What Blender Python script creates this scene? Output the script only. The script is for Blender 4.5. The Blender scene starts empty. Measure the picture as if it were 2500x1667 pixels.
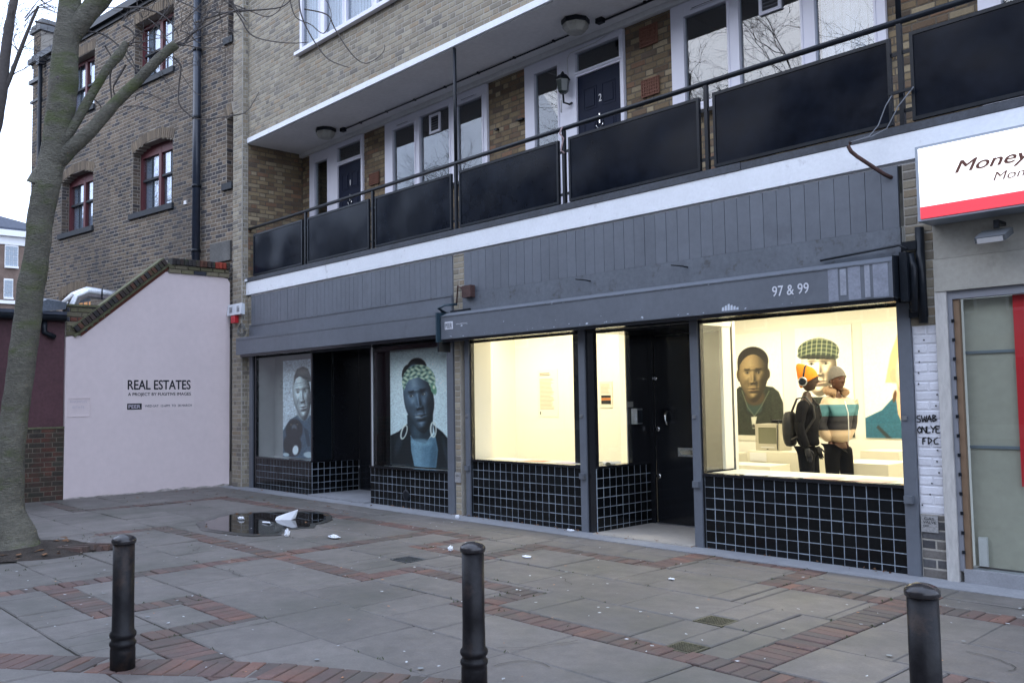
import bpy, math, random, bmesh
import numpy as np
from mathutils import Vector, Matrix, noise
random.seed(7)
SC = bpy.context.scene
COL = SC.collection
# ------------------------------------------------------------------ camera, world, sun, exposure
CAMP = Vector((0.0, -8.317, 1.682))
YAW, PITCH, ROLL, FPX = .8190, .06330, .0161, 2172.0
cam_d = bpy.data.cameras.new('camera'); cam = bpy.data.objects.new('camera', cam_d); COL.objects.link(cam)
RM = Matrix.Rotation(YAW, 3, 'Z') @ Matrix.Rotation(PITCH, 3, 'X') @ Matrix.Rotation(ROLL, 3, 'Y')
cr, cf, cu = RM @ Vector((1, 0, 0)), RM @ Vector((0, 1, 0)), RM @ Vector((0, 0, 1))
M4 = Matrix.Identity(4)
for i in range(3):
    M4[i][0], M4[i][1], M4[i][2], M4[i][3] = cr[i], cu[i], -cf[i], CAMP[i]
cam.matrix_world = M4
cam_d.sensor_width = 36; cam_d.lens = FPX / 2500 * 36; cam_d.sensor_fit = 'HORIZONTAL'
cam_d.clip_start = .05; cam_d.clip_end = 1500
SC.camera = cam
SC.render.engine = 'CYCLES'
SC.cycles.use_denoising = True
SC.cycles.max_bounces = 8; SC.cycles.diffuse_bounces = 4; SC.cycles.glossy_bounces = 4
SC.cycles.transparent_max_bounces = 16; SC.cycles.transmission_bounces = 4
SC.cycles.sample_clamp_indirect = 4
SC.cycles.caustics_reflective = False; SC.cycles.caustics_refractive = False
SC.view_settings.view_transform = 'Standard'; SC.view_settings.look = 'None'
SC.view_settings.exposure = 0.0; SC.view_settings.gamma = 1.0
SC.view_settings.use_curve_mapping = False
SUN_EL, SUN_AZ = math.radians(28), math.radians(205)
wd = bpy.data.worlds.new('World'); SC.world = wd; wd.use_nodes = True
wt = wd.node_tree; wt.nodes.clear()
sky = wt.nodes.new('ShaderNodeTexSky'); sky.sky_type = 'NISHITA'; sky.sun_disc = False
sky.sun_elevation = SUN_EL; sky.sun_rotation = SUN_AZ
bg1 = wt.nodes.new('ShaderNodeBackground'); bg1.inputs[1].default_value = .05
bg2 = wt.nodes.new('ShaderNodeBackground'); bg2.inputs[1].default_value = 2.1
ns = wt.nodes.new('ShaderNodeTexNoise'); ns.inputs['Scale'].default_value = 1.6; ns.inputs['Detail'].default_value = 4
tc = wt.nodes.new('ShaderNodeTexCoord'); cr_ = wt.nodes.new('ShaderNodeValToRGB')
cr_.color_ramp.elements[0].position = .3; cr_.color_ramp.elements[0].color = (.76, .92, 1.28, 1)
cr_.color_ramp.elements[1].position = .7; cr_.color_ramp.elements[1].color = (.92, 1.02, 1.27, 1)
wt.links.new(tc.outputs['Generated'], ns.inputs['Vector']); wt.links.new(ns.outputs['Fac'], cr_.inputs[0])
wt.links.new(cr_.outputs[0], bg2.inputs[0]); wt.links.new(sky.outputs[0], bg1.inputs[0])
ad = wt.nodes.new('ShaderNodeAddShader'); wo = wt.nodes.new('ShaderNodeOutputWorld')
wt.links.new(bg1.outputs[0], ad.inputs[0]); wt.links.new(bg2.outputs[0], ad.inputs[1]); wt.links.new(ad.outputs[0], wo.inputs[0])
sd = bpy.data.lights.new('sun', 'SUN'); sd.energy = .5; sd.angle = math.radians(40); sd.color = (1, .96, .93)
sun = bpy.data.objects.new('sun', sd); COL.objects.link(sun); sun.location = (0, -20, 30)
sdir = Vector((math.sin(SUN_AZ) * math.cos(SUN_EL), math.cos(SUN_AZ) * math.cos(SUN_EL), math.sin(SUN_EL)))
sun.rotation_euler = sdir.to_track_quat('Z', 'Y').to_euler()

# ------------------------------------------------------------------ materials
def lin(c):
    return tuple(((v / 255) / 12.92 if v / 255 <= .04045 else ((v / 255 + .055) / 1.055) ** 2.4) for v in c)
MATS = {}
def mat(name, base, rough=.6, metal=0.0, ns=None, na=.25, bs=None, ba=.2, bd=.004, bdet=6, rnd=0.0, ramp=None, spec=.5, emit=None, es=0, dirt=None, dc=(.03, .03, .028), dth=(.5, .7), coat=0, stretch=None, rrand=0):
    if name in MATS: return MATS[name]
    m = bpy.data.materials.new(name); m.use_nodes = True; t = m.node_tree; N = t.nodes; L = t.links
    p = N['Principled BSDF']; p.inputs['Roughness'].default_value = rough; p.inputs['Metallic'].default_value = metal
    p.inputs['Specular IOR Level'].default_value = spec; p.inputs['Coat Weight'].default_value = coat
    geo = N.new('ShaderNodeNewGeometry'); pos = geo.outputs['Position']
    if stretch:
        mp = N.new('ShaderNodeMapping'); mp.inputs['Scale'].default_value = stretch; L.new(pos, mp.inputs[0]); pos = mp.outputs[0]
    def nz(s, d=5, r=.6):
        n = N.new('ShaderNodeTexNoise'); n.inputs['Scale'].default_value = s; n.inputs['Detail'].default_value = d; n.inputs['Roughness'].default_value = r
        L.new(pos, n.inputs['Vector']); return n.outputs['Fac']
    def math_(op, a, b):
        n = N.new('ShaderNodeMath'); n.operation = op
        for i, v in enumerate((a, b)):
            if hasattr(v, 'links'): L.new(v, n.inputs[i])
            else: n.inputs[i].default_value = v
        return n.outputs[0]
    def mix(kind, f, a, b):
        n = N.new('ShaderNodeMixRGB'); n.blend_type = kind
        for i, v in enumerate((f, a, b)):
            if hasattr(v, 'links'): L.new(v, n.inputs[i])
            elif i == 0: n.inputs[0].default_value = v
            else: n.inputs[i].default_value = (*v, 1)
        return n.outputs[0]
    col = base
    if rnd or ramp:
        oi = N.new('ShaderNodeObjectInfo')
        s = math_('ADD', oi.outputs['Random'], geo.outputs['Random Per Island']); r = math_('FRACT', math_('MULTIPLY', s, 7.31), 0)
        if ramp:
            cr = N.new('ShaderNodeValToRGB'); cr.color_ramp.interpolation = 'CONSTANT'
            els = cr.color_ramp.elements
            while len(els) > 1: els.remove(els[-1])
            tot = sum(w for w, c in ramp); acc = 0
            for i, (w, c) in enumerate(ramp):
                e = els[0] if i == 0 else els.new(acc / tot)
                e.position = acc / tot; e.color = (*c, 1); acc += w
            L.new(r, cr.inputs[0]); col = cr.outputs[0]
        if rnd:
            r2 = math_('FRACT', math_('MULTIPLY', s, 23.7), 0)
            v = math_('ADD', math_('MULTIPLY', r2, 2 * rnd), 1 - rnd)
            col = mix('MULTIPLY', 1.0, col, _g(N, L, v))
    if ns:
        for k, sc_ in enumerate(ns if isinstance(ns, (list, tuple)) else (ns,)):
            mr = N.new('ShaderNodeMapRange'); L.new(nz(sc_), mr.inputs[0])
            mr.inputs[1].default_value = .28; mr.inputs[2].default_value = .72; mr.inputs[3].default_value = 1 - na; mr.inputs[4].default_value = 1 + na
            col = mix('MULTIPLY', 1.0, col, _g(N, L, mr.outputs[0]))
    if dirt:
        mr = N.new('ShaderNodeMapRange'); L.new(nz(dirt, 7, .65), mr.inputs[0]); mr.inputs[1].default_value = dth[0]; mr.inputs[2].default_value = dth[1]
        mr.inputs[4].default_value = .8
        col = mix('MIX', mr.outputs[0], col, dc)
    if hasattr(col, 'links'): L.new(col, p.inputs['Base Color'])
    else: p.inputs['Base Color'].default_value = (*col, 1)
    if rrand:
        mr = N.new('ShaderNodeMapRange'); L.new(nz(3), mr.inputs[0]); mr.inputs[1].default_value = .3; mr.inputs[2].default_value = .7
        mr.inputs[3].default_value = rough - rrand; mr.inputs[4].default_value = rough + rrand; L.new(mr.outputs[0], p.inputs['Roughness'])
    if bs:
        b = N.new('ShaderNodeBump'); b.inputs['Strength'].default_value = ba; b.inputs['Distance'].default_value = bd
        L.new(nz(bs, bdet), b.inputs['Height']); L.new(b.outputs[0], p.inputs['Normal'])
    if emit:
        p.inputs['Emission Color'].default_value = (*emit, 1); p.inputs['Emission Strength'].default_value = es
    MATS[name] = m; return m
def _g(N, L, v):
    c = N.new('ShaderNodeCombineXYZ')
    for i in range(3): L.new(v, c.inputs[i])
    return c.outputs[0]
def glassmat(name, tint=(1, 1, 1), ior=1.5, rough=0.0, wav=0.0, wsc=2.0, refl=1.0):
    m = bpy.data.materials.new(name); m.use_nodes = True; t = m.node_tree; t.nodes.clear(); N = t.nodes; L = t.links
    o = N.new('ShaderNodeOutputMaterial'); mx = N.new('ShaderNodeMixShader'); tr = N.new('ShaderNodeBsdfTransparent'); g = N.new('ShaderNodeBsdfGlossy')
    gq = N.new('ShaderNodeNewGeometry'); dt = N.new('ShaderNodeVectorMath'); dt.operation = 'DOT_PRODUCT'; L.new(gq.outputs['Incoming'], dt.inputs[0]); L.new(gq.outputs['Normal'], dt.inputs[1])
    def mm(op, x, y):
        n = N.new('ShaderNodeMath'); n.operation = op
        for i, v in enumerate((x, y)):
            if hasattr(v, 'links'): L.new(v, n.inputs[i])
            else: n.inputs[i].default_value = v
        return n.outputs[0]
    f0 = ((ior - 1) / (ior + 1)) ** 2
    frs = mm('ADD', mm('MULTIPLY', mm('POWER', mm('SUBTRACT', 1.0, mm('ABSOLUTE', dt.outputs['Value'], 0)), 5.0), 1 - f0), f0)
    tr.inputs[0].default_value = (*tint, 1); g.inputs['Roughness'].default_value = rough
    if wav:
        geo = N.new('ShaderNodeNewGeometry'); nz = N.new('ShaderNodeTexNoise'); nz.inputs['Scale'].default_value = wsc; nz.inputs['Detail'].default_value = 1
        L.new(geo.outputs['Position'], nz.inputs['Vector']); b = N.new('ShaderNodeBump'); b.inputs['Strength'].default_value = wav; b.inputs['Distance'].default_value = .02
        L.new(nz.outputs['Fac'], b.inputs['Height']); L.new(b.outputs[0], g.inputs['Normal'])
    mu = N.new('ShaderNodeMath'); mu.operation = 'MULTIPLY'; mu.use_clamp = True; mu.inputs[1].default_value = refl
    L.new(frs, mu.inputs[0]); L.new(mu.outputs[0], mx.inputs[0]); L.new(tr.outputs[0], mx.inputs[1]); L.new(g.outputs[0], mx.inputs[2]); L.new(mx.outputs[0], o.inputs[0])
    MATS[name] = m; return m

STOCK = [(3, (.262, .228, .172)), (3, (.295, .26, .195)), (2, (.23, .205, .16)), (2, (.325, .29, .22)), (1, (.19, .172, .145)), (1.0, (.285, .23, .16))]
MB_ = mat('yellow_stock_brick', (.4, .3, .2), .9, ramp=STOCK, rnd=.13, ns=(2.2, 60), na=.13, bs=90, ba=.5, bd=.003)
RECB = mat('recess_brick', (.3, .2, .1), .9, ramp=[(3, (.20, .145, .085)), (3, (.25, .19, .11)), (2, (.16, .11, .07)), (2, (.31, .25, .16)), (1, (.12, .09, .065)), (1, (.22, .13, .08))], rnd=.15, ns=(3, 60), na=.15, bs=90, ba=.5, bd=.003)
VB = mat('sooty_stock_brick', (.3, .2, .1), .92, ramp=[(3, (.125, .10, .078)), (3, (.16, .125, .092)), (2, (.075, .068, .068)), (2, (.20, .155, .112)), (1.2, (.055, .053, .058)), (1, (.145, .108, .082))], rnd=.12, ns=(.35, .9, 50), na=.2, dirt=.45, dc=(.055, .052, .052), dth=(.5, .72), bs=80, ba=.5, bd=.003)
VA = mat('gauged_arch_brick', (.3, .2, .1), .9, ramp=[(2, (.18, .14, .098)), (2, (.14, .11, .08)), (1, (.21, .165, .115))], rnd=.15, ns=50, na=.15)
RB = mat('red_brick', (.3, .2, .1), .9, ramp=[(3, (.085, .04, .03)), (3, (.065, .038, .03)), (2, (.05, .04, .032)), (2, (.11, .045, .032))], rnd=.2, ns=(4, 50), na=.25, bs=80, ba=.5, bd=.003, dirt=3, dc=(.035, .038, .026), dth=(.42, .6))
CB = mat('coping_brick', (.3, .2, .1), .9, ramp=[(3, (.055, .04, .035)), (2, (.10, .045, .03)), (2, (.04, .036, .036))], rnd=.2, ns=40, na=.25, dirt=5, dc=(.055, .075, .03), dth=(.54, .66))
CP = mat('parapet_brick', (.3, .2, .1), .9, ramp=[(3, (.13, .12, .07)), (2, (.17, .15, .10)), (2, (.045, .05, .065)), (1, (.16, .06, .04))], rnd=.2, ns=40, na=.25)
PB = mat('white_painted_brick', (.66, .67, .72), .55, rnd=.06, ns=(8, 60), na=.06, bs=40, ba=.6, bd=.004)
DB = mat('dark_brick', (.1, .1, .1), .85, ramp=[(2, (.085, .085, .09)), (2, (.13, .12, .11)), (1, (.06, .06, .065))], rnd=.2, ns=40, na=.2)
MO = mat('mortar', (.38, .36, .32), .95, ns=(4, 70), na=.2)
MOV = mat('sooty_mortar', (.34, .31, .265), .95, ns=(.4, .9, 50), na=.2, dirt=.45, dc=(.11, .10, .09), dth=(.5, .72))
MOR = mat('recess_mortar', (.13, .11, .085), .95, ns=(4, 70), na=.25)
WALLP = mat('lilac_masonry_paint', (.76, .655, .655), .85, ns=(1.1, 9), na=.03, bs=55, ba=.5, bd=.006)
WPAINT = mat('white_paint', (.78, .81, .85), .5, ns=(3, 25), na=.05, bs=30, ba=.3, bd=.004, dirt=7, dc=(.35, .35, .38), dth=(.62, .8))
UPVC = mat('white_upvc', (.74, .74, .82), .35, ns=3, na=.03)
SOF = mat('grey_soffit', (.72, .72, .72), .85, ns=(1.5, 14), na=.06, bs=50, ba=.2)
GP = mat('grey_joinery_paint', (.125, .14, .165), .42, ns=(1.3, 14), na=.08, bs=30, ba=.15, rnd=.05, dirt=2.2, dc=(.06, .066, .08), dth=(.6, .9), rrand=.08)
GPW = mat('grey_weathered_paint', (.112, .127, .15), .5, ns=(3, 20), na=.15, dirt=9, dc=(.05, .05, .045), dth=(.55, .7))
BLK = mat('black_gloss_paint', (.012, .013, .016), .16, rnd=.1, ns=5, na=.1)
BLM = mat('black_satin_metal', (.010, .013, .018), .34, spec=.25, ns=(3, 20), na=.25, bs=40, ba=.15)
BPAN = mat('black_panel_sheet', (.0035, .006, .012), .19, ns=(1.2, 6), na=.3, bs=.9, ba=.7, bd=.08, bdet=.5, spec=.13, dirt=45, dc=(.03, .035, .04), dth=(.74, .8), rrand=.04)
KERB = mat('dark_slate_kerb', (.045, .052, .065), .6, ns=(3, 30), na=.3)
TILE = mat('black_glazed_tile', (.004, .005, .006), .12, spec=.28, rnd=.3, ns=4, na=.2, bs=12, ba=.12, bd=.002)
GROUT = mat('pale_grout', (.29, .34, .40), .9, ns=(2.5, 30), na=.3)
SLAB = mat('paving_stone', (.146, .134, .124), .68, rnd=.10, ns=(.5, 2.2, 9, 60), na=.12, bs=70, ba=.5, bd=.004, dirt=.8, dc=(.088, .088, .074), dth=(.46, .7), rrand=.12)
PAV = mat('paving_brick_red', (.2, .1, .1), .8, ramp=[(3, (.135, .080, .068)), (3, (.115, .074, .066)), (2, (.165, .088, .068)), (1, (.095, .073, .067))], rnd=.12, ns=(1.2, 8, 60), na=.17, bs=60, ba=.7, dirt=1.3, dc=(.082, .078, .068), dth=(.42, .62))
BED = mat('sandy_joint', (.075, .07, .06), 1, ns=20, na=.3)
CONC = mat('smooth_concrete', (.26, .27, .29), .8, ns=(1, 9, 60), na=.1, bs=50, ba=.2)
CONCW = mat('worn_threshold_concrete', (.40, .37, .33), .8, ns=(1, 9, 60), na=.08)
SOIL = mat('soil', (.045, .035, .028), 1, ns=(5, 60), na=.4, bs=30, ba=1, bd=.03)
ASPH = mat('asphalt', (.05, .05, .052), .9, ns=(.5, 60), na=.2)
BARK = mat('mossy_bark', (.14, .133, .105), .85, ns=(1.6, 7, 22, 70), na=.24, bs=24, ba=1, bd=.035, dirt=1.7, dc=(.085, .11, .03), dth=(.5, .66), stretch=(1.1, 1.1, 2.6))
TWG = mat('twig_bark', (.085, .075, .07), .85, ns=20, na=.2)
IRON = mat('bollard_iron', (.011, .0105, .012), .40, spec=.2, ns=(4, 30), na=.35, bs=35, ba=.5, bd=.004, dirt=6, dc=(.055, .035, .025), dth=(.55, .75))
MARO = mat('maroon_paint', (.085, .035, .042), .7, ns=(1.5, 20), na=.2, bs=30, ba=.3)
REDF = mat('red_window_paint', (.115, .028, .034), .5, ns=20, na=.15)
SILL = mat('dark_sill_stone', (.028, .034, .042), .7, ns=20, na=.25)
LEAD = mat('lead_grey', (.10, .12, .15), .5, ns=(4, 30), na=.35)
SLATE = mat('slate', (.045, .055, .08), .6, ns=(4, 30), na=.2)
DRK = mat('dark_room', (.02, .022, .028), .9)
DRK2 = mat('dark_partition', (.10, .105, .12), .8)
GALW = mat('gallery_white', (.84, .82, .74), .9, ns=2, na=.01)
GALF = mat('gallery_floor', (.42, .40, .36), .6, ns=(3, 40), na=.06)
PLIN = mat('plinth_white', (.72, .69, .58), .7)
STEEL = mat('galvanised_steel', (.55, .57, .6), .35, 1.0, ns=(5, 30), na=.2)
CHR = mat('chrome', (.75, .75, .75), .15, 1.0)
LG = mat('light_grey_plastic', (.55, .55, .56), .5, ns=20, na=.05)
TERRA = mat('terracotta', (.20, .09, .06), .8, ns=40, na=.15)
NAVY = mat('navy_door_paint', (.010, .015, .034), .45, spec=.1, ns=6, na=.1)
WHT = mat('clean_white', (.8, .8, .8), .6)
BLKI = mat('black_ink', (.012, .012, .016), .6)
REDS = mat('red_plastic', (.55, .02, .03), .4)
RUST = mat('rusty_steel', (.07, .035, .03), .8, ns=(10, 50), na=.4, bs=40, ba=.6)
GLASS = glassmat('shop_glass', (.96, .98, .97), 1.45)
GLASSR = glassmat('return_glass', (.96, .98, .97), 1.6, refl=2.2)
GLASSU = glassmat('window_glass', (.8, .84, .86), 1.75, wav=.10, wsc=1.0, refl=1.35)
GLASSV = glassmat('sash_glass', (.85, .9, .95), 1.9, wav=.25, wsc=2, refl=2.3)

# ------------------------------------------------------------------ mesh helpers
WP = {}
class MB:
    def __init__(s): s.v = []; s.f = []; s.sm = []
    def box(s, x0, x1, y0, y1, z0, z1, T=None):
        b = len(s.v); P = [(x, y, z) for z in (z0, z1) for y in (y0, y1) for x in (x0, x1)]
        if T: P = [T(p) for p in P]
        s.v += P
        for f in ((0, 2, 3, 1), (4, 5, 7, 6), (0, 1, 5, 4), (2, 6, 7, 3), (0, 4, 6, 2), (1, 3, 7, 5)): s.f.append(tuple(b + i for i in f)); s.sm.append(False)
        return s
    def poly(s, P):
        b = len(s.v); s.v += [tuple(p) for p in P]; s.f.append(tuple(range(b, b + len(P)))); s.sm.append(False); return s
    def prism(s, P, d):                       # polygon P (3d points) extruded by vector d
        b = len(s.v); n = len(P); d = Vector(d)
        s.v += [tuple(p) for p in P] + [tuple(Vector(p) + d) for p in P]
        s.f.append(tuple(range(b, b + n))); s.f.append(tuple(reversed(range(b + n, b + 2 * n)))); s.sm += [False, False]
        for i in range(n):
            j = (i + 1) % n; s.f.append((b + i, b + n + i, b + n + j, b + j)); s.sm.append(False)
        return s
    def tube(s, P, r, n=8, cap=True, smooth=True, jitter=0):
        P = [Vector(p) for p in P]; R = r if isinstance(r, (list, tuple)) else [r] * len(P); b = len(s.v); up = None
        for i, p in enumerate(P):
            d = (P[min(i + 1, len(P) - 1)] - P[max(i - 1, 0)]).normalized()
            if up is None: up = Vector((0, 0, 1)) if abs(d.z) < .9 else Vector((1, 0, 0))
            a = d.cross(up)
            if a.length < 1e-4: a = d.orthogonal()
            a.normalize(); c = d.cross(a).normalized(); up = -c if False else up
            for k in range(n):
                t = 2 * math.pi * k / n; rr = R[i] * (1 + (random.uniform(-jitter, jitter) if jitter else 0))
                s.v.append(tuple(p + (a * math.cos(t) + c * math.sin(t)) * rr))
        for i in range(len(P) - 1):
            for k in range(n):
                k2 = (k + 1) % n; s.f.append((b + i * n + k, b + i * n + k2, b + (i + 1) * n + k2, b + (i + 1) * n + k)); s.sm.append(smooth)
        if cap:
            s.f.append(tuple(b + k for k in range(n))); s.sm.append(False)
            e = b + (len(P) - 1) * n; s.f.append(tuple(e + k for k in reversed(range(n)))); s.sm.append(False)
        return s
    def lathe(s, c, prof, n=24, T=None, smooth=True):
        b = len(s.v)
        for r, z in prof:
            for k in range(n):
                t = 2 * math.pi * k / n; p = (c[0] + r * math.cos(t), c[1] + r * math.sin(t), c[2] + z); s.v.append(T(p) if T else p)
        for i in range(len(prof) - 1):
            for k in range(n):
                k2 = (k + 1) % n; s.f.append((b + i * n + k, b + i * n + k2, b + (i + 1) * n + k2, b + (i + 1) * n + k)); s.sm.append(smooth)
        s.f.append(tuple(b + k for k in reversed(range(n)))); s.sm.append(False)
        e = b + (len(prof) - 1) * n; s.f.append(tuple(e + k for k in range(n))); s.sm.append(False)
        return s
    def rev(s):
        return s
    def build(s, name, m, parent=None, stuff=False, fix=True, label=None, base=False):
        V = np.array(s.v, float); lo, hi = V.min(0), V.max(0); c = (lo + hi) / 2; c[2] = lo[2] if base or parent is None else c[2]
        me = bpy.data.meshes.new(name); me.from_pydata((V - c).tolist(), [], s.f); me.polygons.foreach_set('use_smooth', s.sm)
        if fix:
            bm = bmesh.new(); bm.from_mesh(me); bmesh.ops.recalc_face_normals(bm, faces=bm.faces); bm.to_mesh(me); bm.free()
        me.materials.append(m)
        return link(name, me, c, parent, stuff, label)
def link(name, me, c, parent=None, stuff=False, label=None, rz=0):
    o = bpy.data.objects.new(name, me); COL.objects.link(o)
    if parent is not None: o.parent = parent; o.location = Vector(c) - WP[parent.name]
    else: o.location = Vector(c)
    if rz: o.rotation_euler = (0, 0, rz)
    WP[o.name] = Vector(c)
    if stuff: o['kind'] = 'stuff'
    if label: o['label'] = label
    return o
def thing(name, label, cat, loc, group=None, kind=None):
    o = bpy.data.objects.new(name, None); COL.objects.link(o); o.location = loc; o.empty_display_size = .1; WP[o.name] = Vector(loc)
    tag(o, label, cat, group, kind); return o
def tag(o, label=None, cat=None, group=None, kind=None):
    if label: o['label'] = label
    if cat: o['category'] = cat
    if group: o['group'] = group
    if kind: o['kind'] = kind
    return o
def B(parent, name, m, *boxes, **k):
    b = MB()
    for x in boxes: b.box(*x)
    return b.build(name, m, parent, **k)
def BS(parent, name, m, *boxes, **k):
    return [B(parent, name, m, x, **k) for x in boxes][0]
def copy_tree(o, parent=None, loc=None):
    c = o.copy(); COL.objects.link(c); c.parent = parent
    for ch in list(o.children): copy_tree(ch, c)
    if loc is not None: c.location = loc
    return c
def proj(p):
    d = Vector(p) - CAMP; y = d.dot(cf)
    if y < .05: return None
    return (d.dot(cr) / y * FPX + 1250, 833.5 - d.dot(cu) / y * FPX, y)
def inview(p, m=60):
    q = proj(p); return q is not None and -m < q[0] < 2500 + m and -m < q[1] < 1667 + m
# -------- pieces laid in pools: the largest in view become parts, the rest join one stuff part
POOL = {}
_pm = {}
def piece_mesh(L_, H_, D_, m, ch=.006):
    k = (round(L_, 3), round(H_, 3), D_, m.name, ch)
    if k in _pm: return _pm[k]
    me = bpy.data.meshes.new('piece'); v, f = piece_geo(max(round(L_, 3), .02), H_, D_, ch); me.from_pydata(v, [], f); me.materials.append(m); _pm[k] = me; return me
def piece_geo(L_, H_, D_, ch):              # local: x along the wall, z up, front at -y
    a, h = L_ / 2, H_ / 2; c = min(ch, a * .4, h * .4); v = []
    for (x, z, y) in ((a, h, D_), (a, h, c), (a - c, h - c, 0)):
        v += [(-x, y, -z), (x, y, -z), (x, y, z), (-x, y, z)]
    f = []
    for i in (0, 4):
        for k in range(4):
            j = (k + 1) % 4; f.append((i + k, i + j, i + 4 + j, i + 4 + k))
    f.append((8, 9, 10, 11)); return v, f
def pool(parent, name, m, stuffname, limit=300):
    return POOL.setdefault((parent.name, name, m.name), dict(parent=parent, name=name, m=m, sn=stuffname, limit=limit, items=[]))
def put(pl, c, ux, uz, L_, H_, D_, ch=.006):
    """c: centre of the front face; ux: along; uz: up direction of the piece; front faces uz x ux reversed"""
    pl['items'].append((Vector(c), Vector(ux), Vector(uz), L_, H_, D_, ch))
def flush():
    done = {}
    for key, pl in POOL.items():
        rate = []
        for it in pl['items']:
            q = proj(it[0]); vis = q is not None and -20 < q[0] < 2520 and -20 < q[1] < 1690
            n = it[1].cross(it[2]); facing = abs((it[0] - CAMP).normalized().dot(n))
            rate.append((-(it[3] * it[4] * facing / q[2] ** 2) if vis else 1.0, it))
        rate.sort(key=lambda t: t[0])
        used = done.get((key[0], key[1]), 0)
        lim = max(0, pl['limit'] - used)
        ind = [t[1] for t in rate[:lim] if t[0] < 0]; rest = [t[1] for t in rate[:lim] if t[0] >= 0] + [t[1] for t in rate[lim:]]
        done[(key[0], key[1])] = used + len(ind)
        for (c, ux, uz, L_, H_, D_, ch) in ind:
            me = piece_mesh(L_, H_, D_, pl['m'], ch); uy = uz.cross(ux)
            o = bpy.data.objects.new(pl['name'], me); COL.objects.link(o); o.parent = pl['parent']
            mt = Matrix((ux, uy, uz)).transposed()
            o.rotation_euler = mt.to_euler()
            j = Vector((random.uniform(-1, 1), random.uniform(-1, 1), random.uniform(-1, 1))) * .0012
            o.location = c + j - WP[pl['parent'].name]
        if rest:
            V = []; Fc = []
            for (c, ux, uz, L_, H_, D_, ch) in rest:
                v, f = piece_geo(L_, H_, D_, ch); b = len(V); uy = uz.cross(ux)
                j = Vector((random.uniform(-1, 1), random.uniform(-1, 1), random.uniform(-1, 1))) * .0012 + c
                V += [tuple(j + ux * p[0] + uy * p[1] + uz * p[2]) for p in v]; Fc += [tuple(b + i for i in q) for q in f]
            me = bpy.data.meshes.new(pl['sn']); W0 = WP[pl['parent'].name]
            me.from_pydata([tuple(Vector(p) - W0) for p in V], [], Fc); me.materials.append(pl['m'])
            o = bpy.data.objects.new(pl['sn'], me); COL.objects.link(o); o.parent = pl['parent']; o['kind'] = 'stuff'
CO, BLN = .0855, .257
def bricks(parent, O, u, spans, z0, z1, m, mort, back=.12, bond='f', proud=.0055, course=CO, name='brick', limit=300, voff=0, backing=True, bl=BLN, joint=.014, wname='wall'):
    """masonry on the vertical plane through O along u; outward normal = u rotated -90 deg"""
    u = Vector((u[0], u[1], 0)).normalized(); n = Vector((u.y, -u.x, 0)); O = Vector((O[0], O[1], 0)); zz = Vector((0, 0, 1))
    pl = pool(parent, name, m, 'brickwork', limit); runs = []; i = 0; z = z0
    while z < z1 - .01:
        h = min(course, z1 - z); sp = [(round(a, 3), round(b, 3)) for a, b in spans(z + h / 2) if b - a > .02]
        if runs and runs[-1][0] == sp: runs[-1][2] = z + h
        else: runs.append([sp, z, z + h])
        for a, b in sp:
            per = bl if bond == 's' else bl * 1.5
            off = ((i + voff) % 2) * (bl / 2 if bond == 's' else bl * .75)
            k = math.floor((a - off) / per) - 1
            while off + k * per < b:
                st = off + k * per
                segs = [(st, st + bl)] if bond == 's' else [(st, st + bl), (st + bl, st + per)]
                for s0, s1 in segs:
                    s0, s1 = max(s0, a), min(s1, b)
                    if s1 - s0 > .03:
                        c = O + u * ((s0 + s1) / 2) + zz * (z + h / 2) + n * proud
                        put(pl, c, u, zz, s1 - s0 - joint, h - joint, proud + .012)
                k += 1
        z += h; i += 1
    if backing:
        b = MB()
        for sp, a0, a1 in runs:
            for s0, s1 in sp:
                p = [O + u * s0, O + u * s1, O + u * s1 - n * back, O + u * s0 - n * back]
                b.prism([(q.x, q.y, a0) for q in p], (0, 0, a1 - a0))
        if b.v: b.build(wname, mort, parent)
def cut(full, holes):
    """spans function: full=(a,b), holes=[(a,b,z0,z1)]"""
    def f(z):
        sp = [full] if not callable(full) else list(full(z))
        for h in holes:
            if h[2] <= z <= h[3]:
                new = []
                for a, b in sp:
                    if h[1] <= a or h[0] >= b: new.append((a, b)); continue
                    if h[0] > a: new.append((a, h[0]))
                    if h[1] < b: new.append((h[1], b))
                sp = new
        return sp
    return f
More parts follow.
